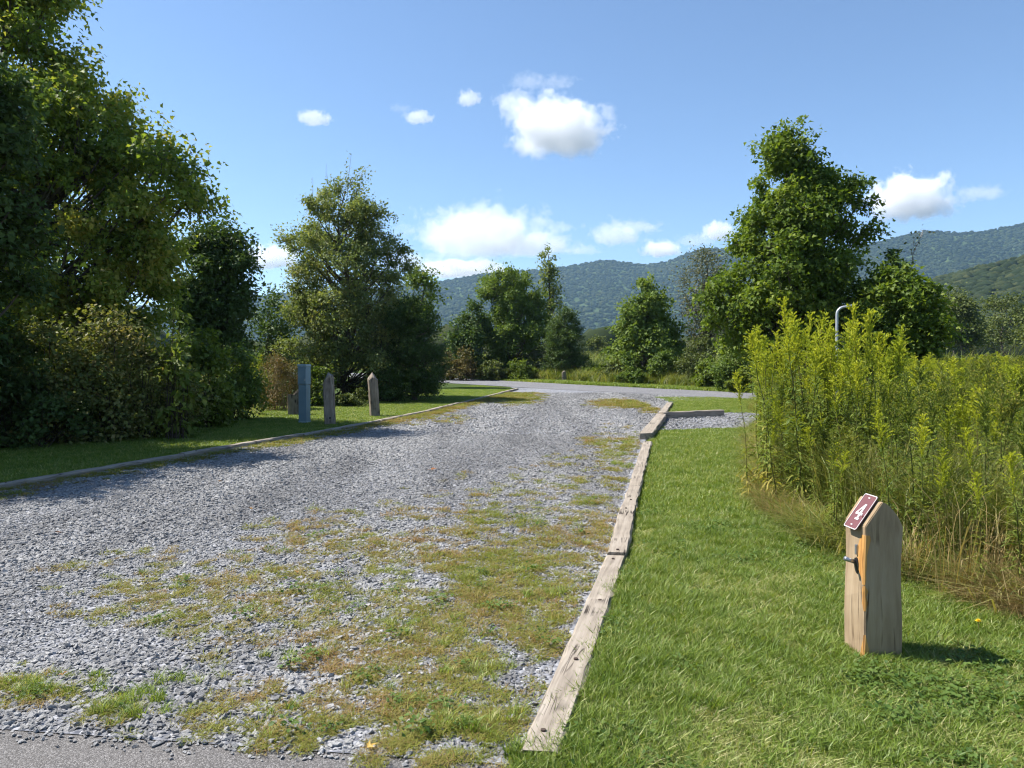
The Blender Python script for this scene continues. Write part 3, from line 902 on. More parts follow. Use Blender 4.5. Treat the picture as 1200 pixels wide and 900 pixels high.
plant('cedar_tree', 'dense dark cedar standing at the lawn edge, right of the bushy tree', 'tree', 484, 25.0,
      [(352, 470, 488), (375, 455, 505), (410, 445, 521), (440, 440, 525), (462, 444, 520)],
      120, 42000, 0.09, L_CEDAR, Wr=0.17, trunk=0.09, seed=6, clump=0.12, droop=0.05, conifer=True, limb_from=0.05, up=0.7)
plant('small_tree', 'open crowned small green tree peeping out above the dark cedar', 'tree', 497, 34.0,
      [(312, 488, 503), (325, 478, 512), (345, 476, 514), (365, 470, 508), (420, 470, 505)],
      40, 8000, 0.13, L_MID, seed=7, clump=0.14, trunk=0.09)
plant('locust_tree', 'flat topped feathery tree in the middle roadside grove', 'tree', 598, 46.0,
      [(318, 582, 626), (330, 556, 640), (350, 562, 648), (370, 552, 652), (400, 548, 654), (430, 552, 652), (443, 562, 646)],
      120, 32000, 0.17, L_MID, Wr=0.3, seed=8, clump=0.10, trunk=0.13, droop=0.2, depth=0.8)
plant('dark_tree', 'small rounded dark tree at the left end of the middle grove', 'tree', 553, 45.0,
      [(356, 545, 562), (368, 534, 572), (390, 528, 578), (420, 526, 580), (440, 530, 576)],
      40, 9000, 0.15, L_DARK, seed=9, clump=0.15, trunk=0.1)
plant('thin_tree', 'thin see-through tree rising tallest out of the middle grove', 'tree', 641, 48.0,
      [(288, 636, 648), (300, 628, 656), (330, 630, 655), (355, 632, 662), (380, 630, 664), (405, 630, 660)],
      46, 2600, 0.16, L_PEAR, BARK_D, seed=10, clump=0.08, trunk=0.12, limb_from=0.35)
plant('bare_tree', 'dead curved snag with no leaves between the grove treetops', 'tree', 613, 48.5,
      [(308, 610, 618), (325, 608, 624), (345, 608, 622), (370, 608, 620)],
      8, 30, 0.14, L_PEAR, BARK_D, seed=12, clump=0.06, trunk=0.11, limb_from=0.6)
plant('cedar_tree', 'small cone shaped cedar above the distant wooden post', 'tree', 661, 43.0,
      [(363, 655, 667), (378, 645, 678), (395, 638, 684), (415, 634, 688), (435, 634, 690), (445, 640, 684)],
      100, 26000, 0.13, L_CEDAR, Wr=0.17, seed=13, clump=0.13, trunk=0.09, conifer=True, limb_from=0.05, up=0.8, tintc=0.65)
plant('roadside_tree', 'young pyramid shaped green tree before the mountain, right of the cone cedar', 'tree', 757, 39.0,
      [(327, 752, 762), (342, 738, 774), (365, 726, 790), (390, 716, 800), (415, 708, 808), (440, 712, 806)],
      110, 28000, 0.16, L_MID, seed=14, clump=0.11, trunk=0.10, tintc=0.6)
plant('grey_tree', 'grey brown twiggy tree with sparse leaves left of the large maple', 'tree', 828, 40.0,
      [(290, 818, 838), (305, 805, 850), (330, 792, 862), (360, 795, 865), (400, 800, 860), (430, 805, 855)],
      80, 8500, 0.10, L_GREY, BARK_D, seed=15, clump=0.12, trunk=0.11)
plant('maple_tree', 'sunlit round leaved maple standing behind the goldenrod, tallest tree on the right', 'tree', 935, 24.0,
      [(148, 911, 921), (172, 900, 944), (198, 890, 970), (218, 874, 998), (238, 866, 1008), (262, 862, 1014), (290, 856, 1010), (310, 838, 1006), (330, 826, 1002), (360, 822, 1005), (385, 830, 1000), (408, 850, 995)],
      180, 58000, 0.13, L_RMAPLE, lobed=True, Wr=0.46, trunk=0.13, seed=16, clump=0.068, shell=0.5, droop=0.4, tintc=0.55)
plant('leaning_maple', 'low dark broad maple with bright leaf tips right of the gooseneck pipe', 'tree', 1055, 22.0,
      [(318, 1046, 1062), (332, 1020, 1090), (350, 1005, 1100), (375, 1000, 1104), (400, 1002, 1104), (420, 1010, 1095)],
      80, 28000, 0.135, L_RMAPLE, lobed=True, Wr=0.44, trunk=0.09, seed=17, clump=0.15, droop=0.4, tintc=0.35)
plant('dead_sapling', 'dead leafless sapling with thin upright twigs above the low dark maple', 'sapling', 1068, 23.0,
      [(255, 1078, 1084), (285, 1060, 1082), (310, 1058, 1076), (345, 1062, 1074)],
      9, 18, 0.1, L_GREY, BARK_G, seed=18, clump=0.07, trunk=0.025, limb_from=0.4)
plant('small_tree', 'dark sprig of leaves rising between the large maple and the dead sapling', 'tree', 1048, 22.5,
      [(292, 1044, 1052), (305, 1038, 1060), (320, 1040, 1058), (345, 1040, 1058)],
      12, 900, 0.11, L_DARK, seed=19, clump=0.08, trunk=0.03, lobed=True)
far = [(1128, 62, 352, 400, 30, 'broad olive bush in the far field right of the low dark maple'), (1175, 75, 348, 400, 42, 'wide olive tree in the far field at the right photo edge'),
       (1118, 90, 338, 395, 22, 'pale rounded tree in the far field below the mountain shade'), (700, 85, 396, 440, 22, 'hazy olive bush seen between the cedar and the young pyramid tree'),
       (718, 60, 408, 442, 20, 'dark green low bush left of the young pyramid tree'), (1230, 60, 355, 405, 40, 'olive tree cut by the right photo edge beyond the meadow'), (1090, 66, 380, 410, 28, 'low olive bush directly behind the goldenrod tips')]
for i, (px, d, t, b_, hw, lb) in enumerate(far):
    plant('field_tree', lb, 'tree', px, d, [(t, px - hw * 0.35, px + hw * 0.3), (t + (b_ - t) * 0.3, px - hw * 0.85, px + hw * 0.8), (t + (b_ - t) * 0.7, px - hw, px + hw), (b_, px - hw * 0.8, px + hw * 0.85)],
          34, 7000, 0.2, L_OLIVE if i != 4 else L_MID, seed=60 + i, clump=0.17, group='trees in the far field', trunk=0.1)

# ------------------------------------------------------------------ shrubs and brush
def shrub(px, d, top, hw, label, mat, n=6000, L=0.07, seed=1, base=None, stems=BARK_D, name='shrub', cat='shrub', nc=34, clump=0.2, droop=0.3, Wr=0.36, lobed=False, tintc=0.5, group='shrubs along the lawn and road'):
    b_ = 412 + 1458 / d if d > 6 else 430 + 1350 / d
    hh = b_ - top
    plant(name, label, cat, px, d, [(top, px - hw * 0.25, px + hw * 0.25), (top + hh * 0.2, px - hw * 0.75, px + hw * 0.7), (top + hh * 0.5, px - hw, px + hw), (top + hh * 0.8, px - hw * 0.95, px + hw * 0.95), (b_ - 2, px - hw * 0.8, px + hw * 0.8)],
          nc, n, L, mat, stems, Wr=Wr, seed=seed, clump=clump, droop=droop, multi=True, group=group, lobed=lobed, tintc=tintc, depth=0.8)
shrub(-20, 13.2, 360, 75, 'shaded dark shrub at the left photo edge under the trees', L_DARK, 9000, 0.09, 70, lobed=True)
shrub(62, 13.4, 372, 62, 'shaded tangled shrub with brown twigs under the maple', L_BRUSH, 5600, 0.08, 71)
shrub(128, 13.9, 352, 60, 'tall tangled brush with dry reddish twigs under the maple', L_BRUSH, 5600, 0.08, 72, tintc=0.65)
shrub(185, 14.3, 398, 50, 'low brown and green brush at the lawn edge below the pale sapling', L_BRUSH, 4200, 0.07, 73, tintc=0.7)
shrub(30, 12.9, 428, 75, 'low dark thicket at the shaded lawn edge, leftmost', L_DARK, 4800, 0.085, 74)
shrub(110, 13.5, 440, 60, 'low dark thicket at the shaded lawn edge below the brush', L_BRUSH, 4600, 0.075, 75, tintc=0.3)
shrub(204, 14.0, 346, 30, 'pale leaved sapling with large drooping light leaves', L_BRIGHT, 620, 0.15, 76, name='sapling', cat='sapling', nc=22, clump=0.12, droop=0.5, Wr=0.26, tintc=0.6)
shrub(240, 16.2, 388, 34, 'light green shrub with broad leaves right of the pale sapling', L_BRIGHT, 3600, 0.11, 77, nc=26, droop=0.4, tintc=0.5)
shrub(230, 16.2, 455, 24, 'tuft of dry brown and green weeds leaning over the left lawn', L_RUST, 2600, 0.09, 78, stems=BARK_S, name='weed_clump', cat='weeds', Wr=0.12, droop=0.5)
shrub(275, 18.0, 405, 34, 'mid green shrub beside the tall goldenrod on the left', L_MID, 5200, 0.08, 79)
shrub(328, 21.0, 412, 30, 'dry brown seedy weeds behind the blue pedestal', L_RUST, 4600, 0.075, 80, stems=BARK_S, Wr=0.14, name='weed_clump', cat='weeds')
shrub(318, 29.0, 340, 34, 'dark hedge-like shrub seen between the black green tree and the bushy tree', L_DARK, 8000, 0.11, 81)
shrub(372, 22.5, 425, 22, 'yellow green shrub between the blue pedestal and first wooden post', L_BRIGHT, 2600, 0.075, 82, tintc=0.4)
shrub(415, 22.5, 456, 26, 'low grey green weeds on the lawn between the two wooden posts', L_OLIVE, 2800, 0.06, 83, name='weed_clump', cat='weeds', nc=24)
shrub(352, 23.0, 440, 24, 'brown green undergrowth below the bushy tree, behind the pedestal', L_BRUSH, 3200, 0.06, 84)
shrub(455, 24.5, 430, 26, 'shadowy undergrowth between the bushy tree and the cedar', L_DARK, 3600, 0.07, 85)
rd = [(540, 43, 408, 26, L_RUST, 'rust tinged weedy bush at the left end of the far verge'), (520, 44, 420, 20, L_OLIVE, 'olive bush at the far verge beside the dark cedar'), (578, 43, 424, 24, L_OLIVE, 'olive weedy bush below the flat topped tree'),
      (614, 42.5, 420, 20, L_BRIGHT, 'bright green bush left of the cone cedar'), (636, 44, 405, 26, L_GREY, 'grey green broad leaved bush between the grove and cone cedar'),
      (698, 41.5, 426, 17, L_BRIGHT, 'bright green low bush just right of the distant wooden post'), (722, 39, 424, 20, L_OLIVE, 'olive green bush left below the young pyramid tree'), (748, 36.5, 430, 26, L_MID, 'shaded low bush under the young pyramid tree'),
      (790, 36.5, 405, 32, L_MID, 'dark green bush right of the young pyramid tree'), (826, 35, 395, 32, L_OLIVE, 'twiggy olive bush below the grey twiggy tree'), (836, 33, 420, 26, L_BRIGHT, 'yellow green bush on the verge left of the goldenrod'),
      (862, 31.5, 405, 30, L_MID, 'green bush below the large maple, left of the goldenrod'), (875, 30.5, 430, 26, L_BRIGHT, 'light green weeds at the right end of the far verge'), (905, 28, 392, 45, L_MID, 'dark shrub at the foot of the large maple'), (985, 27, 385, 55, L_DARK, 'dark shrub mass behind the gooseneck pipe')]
for i, (px, d, t, hw, mt, lb) in enumerate(rd):
    shrub(px, d, t, hw, lb, mt, 4200, 0.11, 90 + i, nc=26)

# ------------------------------------------------------------------ goldenrod
M_GSTEM = leaf_mat('goldenrod_stem', [(0.07, 0.085, 0.02), (0.12, 0.11, 0.03), (0.17, 0.12, 0.05)], 0.0)
M_GLEAF = leaf_mat('goldenrod_leaves', [(0.072, 0.114, 0.022), (0.132, 0.186, 0.034), (0.204, 0.240, 0.048), (0.396, 0.336, 0.084)], 0.42, objvar=0.35)
M_GPLUME = leaf_mat('goldenrod_plume', [(0.24, 0.30, 0.035), (0.40, 0.44, 0.045), (0.56, 0.54, 0.06)], 0.45, objvar=0.4)
def goldenrod_meshes(seed, h, flower=True):
    r = np.random.default_rng(seed)
    st, lf, pl_ = MB(), MB(), MB()
    n = 9
    t = np.linspace(0, 1, n)
    lx, ly = r.normal(0, 0.09), r.normal(0, 0.09)
    path = np.stack([lx * t ** 2 + r.normal(0, 0.006, n), ly * t ** 2 + r.normal(0, 0.006, n), t * h], 1); path[0, 2] = -0.05
    st.tube(path, np.linspace(0.0065, 0.0022, n), 5, t=r.random() * 0.8)
    def at(u): return np.stack([np.interp(u, t, path[:, k]) for k in range(3)], -1)
    k = 112
    u = np.sort(r.uniform(0.05, 0.86, k)); a = np.arange(k) * 2.4 + r.normal(0, 0.3, k)
    Lf = 0.15 * (1 - 0.66 * u) * r.uniform(0.7, 1.25, k)
    rise = np.where(u < 0.3, -0.35, 0.55 * u) + r.normal(0, 0.25, k)
    d = unit(np.stack([np.cos(a), np.sin(a), rise], 1))
    tint = np.clip(np.where(u < 0.22, 0.85, 0.42) + r.normal(0, 0.14, k), 0, 1)
    p = at(u)
    # each leaf as two pieces that bend down toward the tip
    lf.leaves(p, d, np.tile([0, 0, 1.0], (k, 1)) + r.normal(0, 0.3, (k, 3)), Lf, Lf * 0.078, tint)
    p2 = p + d * Lf[:, None] * 0.6
    lf.leaves(p2, unit(d - np.array([0, 0, 0.7])), np.tile([0, 0, 1.0], (k, 1)) + r.normal(0, 0.3, (k, 3)), Lf * 0.55, Lf * 0.07, tint)
    nb = 24
    ub = np.sort(r.uniform(0.74, 1.0, nb)); ab = np.arange(nb) * 2.4 + r.normal(0, 0.3, nb)
    BP, BD, BT, BL = [], [], [], []
    for q in range(nb):
        ln = h * 0.135 * (1.05 - ub[q]) / 0.31 * r.uniform(0.6, 1.25) + 0.03
        o = at(ub[q]); dr = np.array([math.cos(ab[q]), math.sin(ab[q]), 0])
        s = np.linspace(0, 1, 6)[:, None]
        arc = o + dr * ln * (0.22 * s + 0.36 * s ** 2) + np.array([0, 0, 1]) * ln * (1.5 * s - 0.68 * s ** 2)
        pl_.tube(arc, np.linspace(0.0022, 0.001, 6), 3, t=0.3, cap=False)
        m = 42
        v = r.random(m)
        BP.append(np.stack([np.interp(v, s[:, 0], arc[:, c]) for c in range(3)], 1))
        BD.append(unit(dr * 0.3 + np.array([0, 0, 0.9]) + r.normal(0, 0.35, (m, 3)))); BT.append(np.clip(r.normal(0.55, 0.18, m), 0, 1)); BL.append(r.uniform(0.011, 0.025, m))
    top = at(np.full(20, 1.0)); 
    BP.append(top + np.array([0, 0, 1]) * r.uniform(-0.12, 0.04, 20)[:, None]); BD.append(unit(r.normal(0, 0.5, (20, 3)) + np.array([0, 0, 0.9]))); BT.append(np.full(20, 0.6)); BL.append(np.full(20, 0.028))
    BP, BD, BT, BL = map(np.concatenate, (BP, BD, BT, BL))
    pl_.leaves(BP, BD, unit(r.normal(0, 1, BP.shape)), BL, BL * 0.22, BT)
    return (st.mesh('goldenrod_stem', M_GSTEM, True), lf.mesh('goldenrod_leaves', M_GLEAF), pl_.mesh('goldenrod_plume', M_GPLUME if flower else M_GLEAF))
GV = [goldenrod_meshes(200 + i, 1.6, i < 7) for i in range(9)]
g_label = {'near': 'tall goldenrod stem with arching yellow green plume in the cluster nearest the lawn and pipe',
           'mid': 'goldenrod stem with yellow green plume in the meadow around the number post',
           'plain': 'leafy green goldenrod stem without open flowers in the meadow',
           'short': 'short goldenrod stem at the lawn edge in front of the tall cluster',
           'left': 'goldenrod with yellow green plume in the brush behind the left lawn'}
GALL = []
def goldenrod(x, y, h, v, kind, rz=None, label=None):
    st, lf, pl_ = GV[v]
    root = link('goldenrod', st, None, (x, y, float(H(y))), (RNG.normal(0, 0.08), RNG.normal(0, 0.08), RNG.uniform(0, 6.28) if rz is None else rz))
    s = h / 1.6
    root.scale = (s ** 0.6, s ** 0.6, s)
    tag(root, label or g_label[kind], 'goldenrod', {'near': 'goldenrod cluster by the lawn', 'short': 'short goldenrod at the lawn edge', 'mid': 'goldenrod in the meadow', 'plain': 'goldenrod not yet in flower', 'left': 'goldenrod behind the left lawn'}[kind])
    tag(link('leaves', lf, root), kind='stuff'); tag(link('plume', pl_, root), kind='stuff')
    GALL.append((x, y, h, kind, root))
MEADOW = [(7.5, 24), (4.95, 15.9), (3.15, 9.9), (2.62, 7.8), (2.55, 6.1), (2.75, 5.2), (2.95, 4.75), (3.1, 4.43), (3.7, 3.6), (9, 3.6), (14, 12), (18, 24)]
cnt = 0
for k in range(62):
    a, q = RNG.uniform(0, 6.28), math.sqrt(RNG.random())
    x, y = 3.3 + 0.75 * q * math.cos(a), 8.15 + 1.0 * q * math.sin(a)
    px, _ = proj(x, y, 1)
    goldenrod(x, y, RNG.uniform(1.5, 2.1) * (0.86 if px < 890 else 0.9 if 950 < px < 1012 else 1), int(RNG.integers(0, 7)), 'near')
for k in range(12):
    goldenrod(2.72 + 0.5 * RNG.random(), RNG.uniform(7.0, 9.2), RNG.uniform(0.6, 1.05), int(RNG.integers(0, 9)), 'short')
n_mid = 0
while n_mid < 222:
    x, y = RNG.uniform(2.5, 8.5), 4.5 + 9.0 * RNG.random() ** 1.2
    if not inside(MEADOW, np.array([x]), np.array([y]))[0] or not in_view(x, y, 1.05, 0.2): continue
    px, _ = proj(x, y, 1)
    edge = not inside(MEADOW, np.array([x - 0.35]), np.array([y + 0.0]))[0]
    h = RNG.uniform(0.75, 1.25) if edge else RNG.uniform(1.05, 1.5) + 0.02 * (y - 6)
    if vnoise(x * 0.9 + 7, y * 0.9) < 0.36: h *= 0.7
    v = int(RNG.integers(0, 9))
    goldenrod(x, y, h, v, 'mid' if v < 7 else 'plain'); n_mid += 1
for k, (px, d, h) in enumerate([(293, 19.2, 1.55), (300, 19.6, 1.4), (288, 19.8, 1.3), (304, 19.1, 1.2), (265, 20.5, 1.7)]):
    p = P(px, 450, d); goldenrod(p.x, p.y, h * (1.0 if k < 4 else 1.1), k % 7, 'left')

def single(sel, key, lab):
    c = [g for g in GALL if sel(g) and not g[4].get('single')]
    o = min(c, key=key)[4]; o['label'] = lab; o['single'] = True
pxof = lambda g: proj(g[0], g[1], 1)[0]
near_ = lambda g: g[3] == 'near'
mid_ = lambda g: g[3] in ('mid', 'plain')
single(near_, lambda g: proj(g[0], g[1], g[2] + float(H(g[1])))[1], 'goldenrod reaching highest of all, in the cluster by the lawn')
single(near_, pxof, 'leftmost goldenrod, standing next to the lawn and the gravel pad')
single(near_, lambda g: math.hypot(g[0] - gp.x, g[1] - gp.y), 'goldenrod standing closest to the grey gooseneck pipe')
single(near_, lambda g: g[1], 'goldenrod of the tall cluster standing nearest the camera')
single(mid_, lambda g: math.hypot(g[0] - f4.x, g[1] - f4.y), 'goldenrod stem growing closest to the number 4 post')
single(mid_, lambda g: g[1], 'meadow goldenrod nearest the camera at the right photo edge')
single(lambda g: g[3] == 'left', lambda g: pxof(g), 'leftmost goldenrod in the brush behind the left lawn')
single(lambda g: g[3] == 'left', lambda g: -g[2], 'tallest goldenrod in the brush left of the blue pedestal')
# ------------------------------------------------------------------ grass and weeds (stuff)
M_GRASS = leaf_mat('lawn_blades', [(0.098, 0.160, 0.017), (0.155, 0.234, 0.031), (0.232, 0.301, 0.056), (0.465, 0.440, 0.202)], 0.4, 0.45, 0.32, 0.75, (1.25, 1.2, 0.4))
M_WEED = leaf_mat('low_mat_weeds', [(0.17, 0.21, 0.03), (0.23, 0.23, 0.05), (0.28, 0.22, 0.075), (0.28, 0.18, 0.08)], 0.3, 0.6, 0.15, 0.7)
M_STRAW = leaf_mat('dry_straw', [(0.20, 0.14, 0.05), (0.33, 0.24, 0.10), (0.42, 0.33, 0.16)], 0.3, 0.55, 0.3, 0.3)
M_TALL = leaf_mat('meadow_blades', [(0.10, 0.14, 0.028), (0.16, 0.20, 0.04), (0.23, 0.25, 0.06), (0.34, 0.29, 0.12)], 0.4, 0.5, 0.3, 0.6)
def tuft(seed, n, rad, h0, h1, w, bend, mat, splay=0.3, tint=(0.4, 0.2)):
    r = np.random.default_rng(seed)
    mb = MB()
    a = r.uniform(0, 6.28, n); q = np.sqrt(r.random(n)) * rad
    p = np.stack([q * np.cos(a), q * np.sin(a), np.full(n, -0.005)], 1)
    b2 = r.uniform(0, 6.28, n)
    dr = np.stack([np.cos(b2), np.sin(b2), np.zeros(n)], 1)
    h = r.uniform(h0, h1, n)
    sd = np.stack([-dr[:, 1], dr[:, 0], np.zeros(n)], 1)
    tw = r.normal(0, 0.6, n)[:, None]; sd = unit(sd + dr * tw)
    s1 = splay * r.uniform(0.2, 1.3, n)[:, None]; bd = bend * r.uniform(0.3, 1.4, n)[:, None]
    z = np.array([0, 0, 1.0])
    P0 = p; P1 = p + h[:, None] * (z * 0.5 + dr * s1 * 0.5); P2 = p + h[:, None] * (z * (0.92 - 0.25 * bd) + dr * (s1 + bd * 0.6))
    ww = w * r.uniform(0.7, 1.3, n)[:, None]
    V = np.stack([P0 - sd * ww / 2, P0 + sd * ww / 2, P1 + sd * ww * 0.42, P1 - sd * ww * 0.42, P2], 1).reshape(-1, 3)
    F = (np.arange(n)[:, None, None] * 5 + np.array([(0, 1, 2), (0, 2, 3), (3, 2, 4)])[None]).reshape(-1, 3)
    mb.add(V, F, np.repeat(np.clip(r.normal(tint[0], tint[1], n), 0, 1), 3))
    return mb.mesh('tuft', mat)
lawn_p = [proto('lawn_tuft', tuft(300 + i, 46, 0.055, 0.03, 0.09, 0.0044, 0.7, M_GRASS, 0.35)) for i in range(5)] + [proto('lawn_tuft', tuft(310, 40, 0.06, 0.03, 0.07, 0.004, 0.8, M_GRASS, 0.5, (0.8, 0.2)))]
lawnf_p = [proto('wide_tuft', tuft(320 + i, 60, 0.16, 0.05, 0.10, 0.010, 0.6, M_GRASS, 0.4)) for i in range(4)]
weed_p = [proto('mat_tuft', tuft(330 + i, 60, 0.075, 0.02, 0.055, 0.0045, 1.1, M_WEED, 1.1, (0.2 + 0.16 * i, 0.22))) for i in range(5)]
green_p = [proto('green_tuft', tuft(340 + i, 40, 0.05, 0.04, 0.12, 0.005, 0.7, M_GRASS, 0.7, (0.6, 0.2))) for i in range(3)]
straw_p = [proto('straw_tuft', tuft(350 + i, 34, 0.10, 0.12, 0.42, 0.0045, 1.2, M_STRAW, 0.9, (0.5, 0.25))) for i in range(4)]
tall_p = [proto('tall_tuft', tuft(360 + i, 40, 0.16, 0.35, 0.95, 0.008, 0.6, M_TALL, 0.3, (0.25 + 0.12 * i, 0.2))) for i in range(5)]
verge_p = [proto('verge_tuft', tuft(370 + i, 50, 0.35, 0.25, 0.75, 0.022, 0.6, M_TALL, 0.5, (0.15 + 0.17 * i, 0.2))) for i in range(4)]

def do_scatter(name, x, y, protos, s0, s1, label, dz=0.0, pidx=None, zs=None, tilt=0.08, parent=None):
    n = len(x)
    s = RNG.uniform(s0, s1, n)
    sc_ = np.stack([s, s, s * (RNG.uniform(0.75, 1.25, n) if zs is None else zs)], 1)
    rot = np.stack([RNG.normal(0, tilt, n), RNG.normal(0, tilt, n), RNG.uniform(0, 6.28, n)], 1)
    return scatter(name, np.stack([x, y, H(y) + dz], 1), rot, sc_, RNG.integers(0, len(protos), n) if pidx is None else pidx, protos, label, parent)

# right lawn
x, y = RNG.uniform(-0.8, 7, 90000), RNG.uniform(2.2, 7.5, 90000)
tim = xr(y) + 0.085 - 0.06 * (fbm(x * 5, y * 5) > 0.55)
tim = np.where(y < 2.95, tim - 0.12, tim)
ok = (x > tim) & ~inside(MEADOW, x + 0.0, y) & in_view(x, y) & ((y > yfront(x) - 0.12) | (x > 0.2))
ok &= ~((x - f4.x - 0.1 > -0.105) & (x - f4.x - 0.1 < 0.105) & (y - f4.y > 0.0) & (y - f4.y < S4 + 0.02))
ok &= RNG.random(len(x)) < np.clip(1.15 - 0.11 * y, 0.35, 1)
x, y = x[ok], y[ok]
ti = np.where(0.6 * fbm(x * 1.3, y * 1.3) + 0.4 * fbm(x * 6, y * 6) + RNG.normal(0, 0.07, len(x)) > 0.55, 5, RNG.integers(0, 5, len(x)))
hz = np.clip(0.6 + 0.9 * fbm(x * 2.2 + 9, y * 2.2), 0.6, 1.5) * np.where((x - tim[ok]) < 0.1, 0.8, 1)
do_scatter('lawn_grass', x, y, lawn_p, 0.8, 1.25, 'bright green mown grass right of the timber edging', pidx=ti, zs=hz)
x, y = RNG.uniform(0.5, 9, 42000), RNG.uniform(7.2, 27, 42000)
pad = np.array(pad_poly)
ok = (x > xr(y) + 0.16) & ~inside(MEADOW, x, y) & in_view(x, y) & ~inside(pad_poly, x, y) & ~inside(road_poly, x, y)
x, y = x[ok], y[ok]
nr = do_scatter('lawn_grass', x, y, lawnf_p, 0.6, 0.95, 'green lawn and grass strip around the small gravel pad', zs=np.clip(1.25 - 0.02 * y, 0.5, 1))
a_ = RNG.random(70); sd_ = RNG.integers(0, 4, 70); e_ = 0.02
fx = np.where(sd_ == 0, a_ * S4, np.where(sd_ == 1, S4 + e_, np.where(sd_ == 2, a_ * S4, -e_)))
fy = np.where(sd_ == 0, -e_, np.where(sd_ == 1, a_ * S4, np.where(sd_ == 2, S4 + e_, a_ * S4)))
x, y = f4.x + fx * math.cos(A4) - fy * math.sin(A4), f4.y + fx * math.sin(A4) + fy * math.cos(A4)
do_scatter('post_grass', x, y, lawn_p, 0.4, 0.75, 'longer grass left standing round the foot of the number post', zs=RNG.uniform(0.8, 1.9, 70), tilt=0.15)
# broad leaved lawn weeds
def rosette(seed, n, rad, mat):
    r = np.random.default_rng(seed); mb = MB()
    a = r.uniform(0, 6.28, n); q = rad * r.random(n)
    pp_ = np.stack([q * np.cos(a), q * np.sin(a), r.uniform(0.02, 0.055, n)], 1)
    mb.leaves(pp_, np.stack([np.cos(a), np.sin(a), r.normal(0.1, 0.3, n)], 1), np.tile([0, 0, 1.0], (n, 1)) + r.normal(0, 0.3, (n, 3)), r.uniform(0.016, 0.034, n), r.uniform(0.007, 0.012, n), np.clip(r.normal(0.5, 0.2, n), 0, 1))
    return mb.mesh('rosette', mat)
M_CLOVER = leaf_mat('clover', [(0.05, 0.10, 0.02), (0.09, 0.15, 0.03), (0.15, 0.20, 0.05)], 0.3)
clover_p = [proto('clover', rosette(380 + i, 26, 0.07, M_CLOVER)) for i in range(3)]
cx_, cy_ = RNG.uniform(0, 5, 16000), RNG.uniform(2.4, 7.5, 16000)
ok = (cx_ > xr(np.maximum(cy_, 3.0)) + 0.15) & ~inside(MEADOW, cx_, cy_) & (fbm(cx_ * 2.4 + 40, cy_ * 2.4) > 0.56) & (RNG.random(16000) < 0.35)
ok &= ~((np.abs(cx_ - f4.x - 0.1) < 0.16) & (cy_ - f4.y > -0.06) & (cy_ - f4.y < S4 + 0.06))
do_scatter('lawn_clover', cx_[ok], cy_[ok], clover_p, 0.7, 1.2, 'clover and small broad leaved weeds in the right lawn')
# left lawn
LL = [gxy(-80, 545), gxy(0, 530), gxy(90, 508), gxy(170, 500), gxy(230, 484), gxy(330, 468), gxy(440, 462), gxy(520, 456), gxy(560, 452), gxy(604, 456)]
llp = LL + [(q[0] - 0.1, q[1]) for q in LEFT_EDGE[::-1]] + [(LEFT_EDGE[0][0] - 2.2, LEFT_EDGE[0][1] - 3.2)]
x, y = RNG.uniform(-11, 0.5, 120000), RNG.uniform(5.5, 36, 120000)
ok = inside(llp, x, y) & in_view(x, y) & ~inside(road_poly, x, y)
x, y = x[ok], y[ok]
do_scatter('lawn_grass', x, y, lawnf_p, 0.6, 1.0, 'green lawn left of the gravel, partly in tree shade', zs=np.clip(1.2 - 0.02 * y, 0.5, 1))
# weeds and dry stems at the foot of the left brush
brushline = [gxy(-40, 528), gxy(90, 507), gxy(175, 498), gxy(235, 483), gxy(330, 468)]
t_ = RNG.random(900); sg_ = RNG.integers(0, 4, 900); bl_ = np.array(brushline)
q = bl_[sg_] * (1 - t_[:, None]) + bl_[sg_ + 1] * t_[:, None]
off = np.abs(RNG.normal(0, 0.8, 900)) - 0.15
x, y = q[:, 0] - off * 0.75, q[:, 1] + off * 0.66
do_scatter('brush_weeds', x, y, tall_p, 0.9, 1.7, 'rank weeds and dry stems at the foot of the left brush', zs=RNG.uniform(0.5, 1.5, 900) * np.clip(0.5 + off, 0.45, 1.3), tilt=0.18)
# far verge: mown strip, then tall weeds
def beyond(x, off0, off1):
    fx = [q[0] for q in ROAD_FAR[::-1]]; fy = [q[1] for q in ROAD_FAR[::-1]]
    sl_ = (fy[0] - fy[1]) / (fx[0] - fx[1]); sr_ = (fy[-1] - fy[-2]) / (fx[-1] - fx[-2])
    yy = np.where(x < fx[0], fy[0] + (x - fx[0]) * sl_, np.where(x > fx[-1], fy[-1] + (x - fx[-1]) * sr_, np.interp(x, fx, fy)))
    return yy + off0 + (off1 - off0) * RNG.random(len(x))
x = RNG.uniform(-7, 12, 5200); y = beyond(x, 0.1, 2.4)
do_scatter('verge_grass', x, y, lawnf_p, 1.4, 2.2, 'short grass strip along the far side of the road', zs=0.9)
x = RNG.uniform(-8, 14, 2600); y = beyond(x, 2.2, 7.5)
fp = G(661, 447.5); ok = ~((np.abs(x - fp.x * y / fp.y) < 0.55) & (y < fp.y + 0.4)); x, y = x[ok], y[ok]
ti = np.clip((fbm(x * 0.6, y * 0.3) * 6 - 1.2 + RNG.normal(0, 0.5, len(x))).astype(int), 0, 3)
do_scatter('verge_weeds', x, y, verge_p, 0.6, 1.25, 'tall mixed weeds on the far road verge below the trees', pidx=ti)
x, y = RNG.uniform(-24, 30, 5000), RNG.uniform(30, 95, 5000)
ok = in_view(x, y) & (y > beyond(x, 6, 8))
do_scatter('field_weeds', x[ok], y[ok], verge_p, 1.2, 2.6, 'weedy field between and behind the roadside trees')
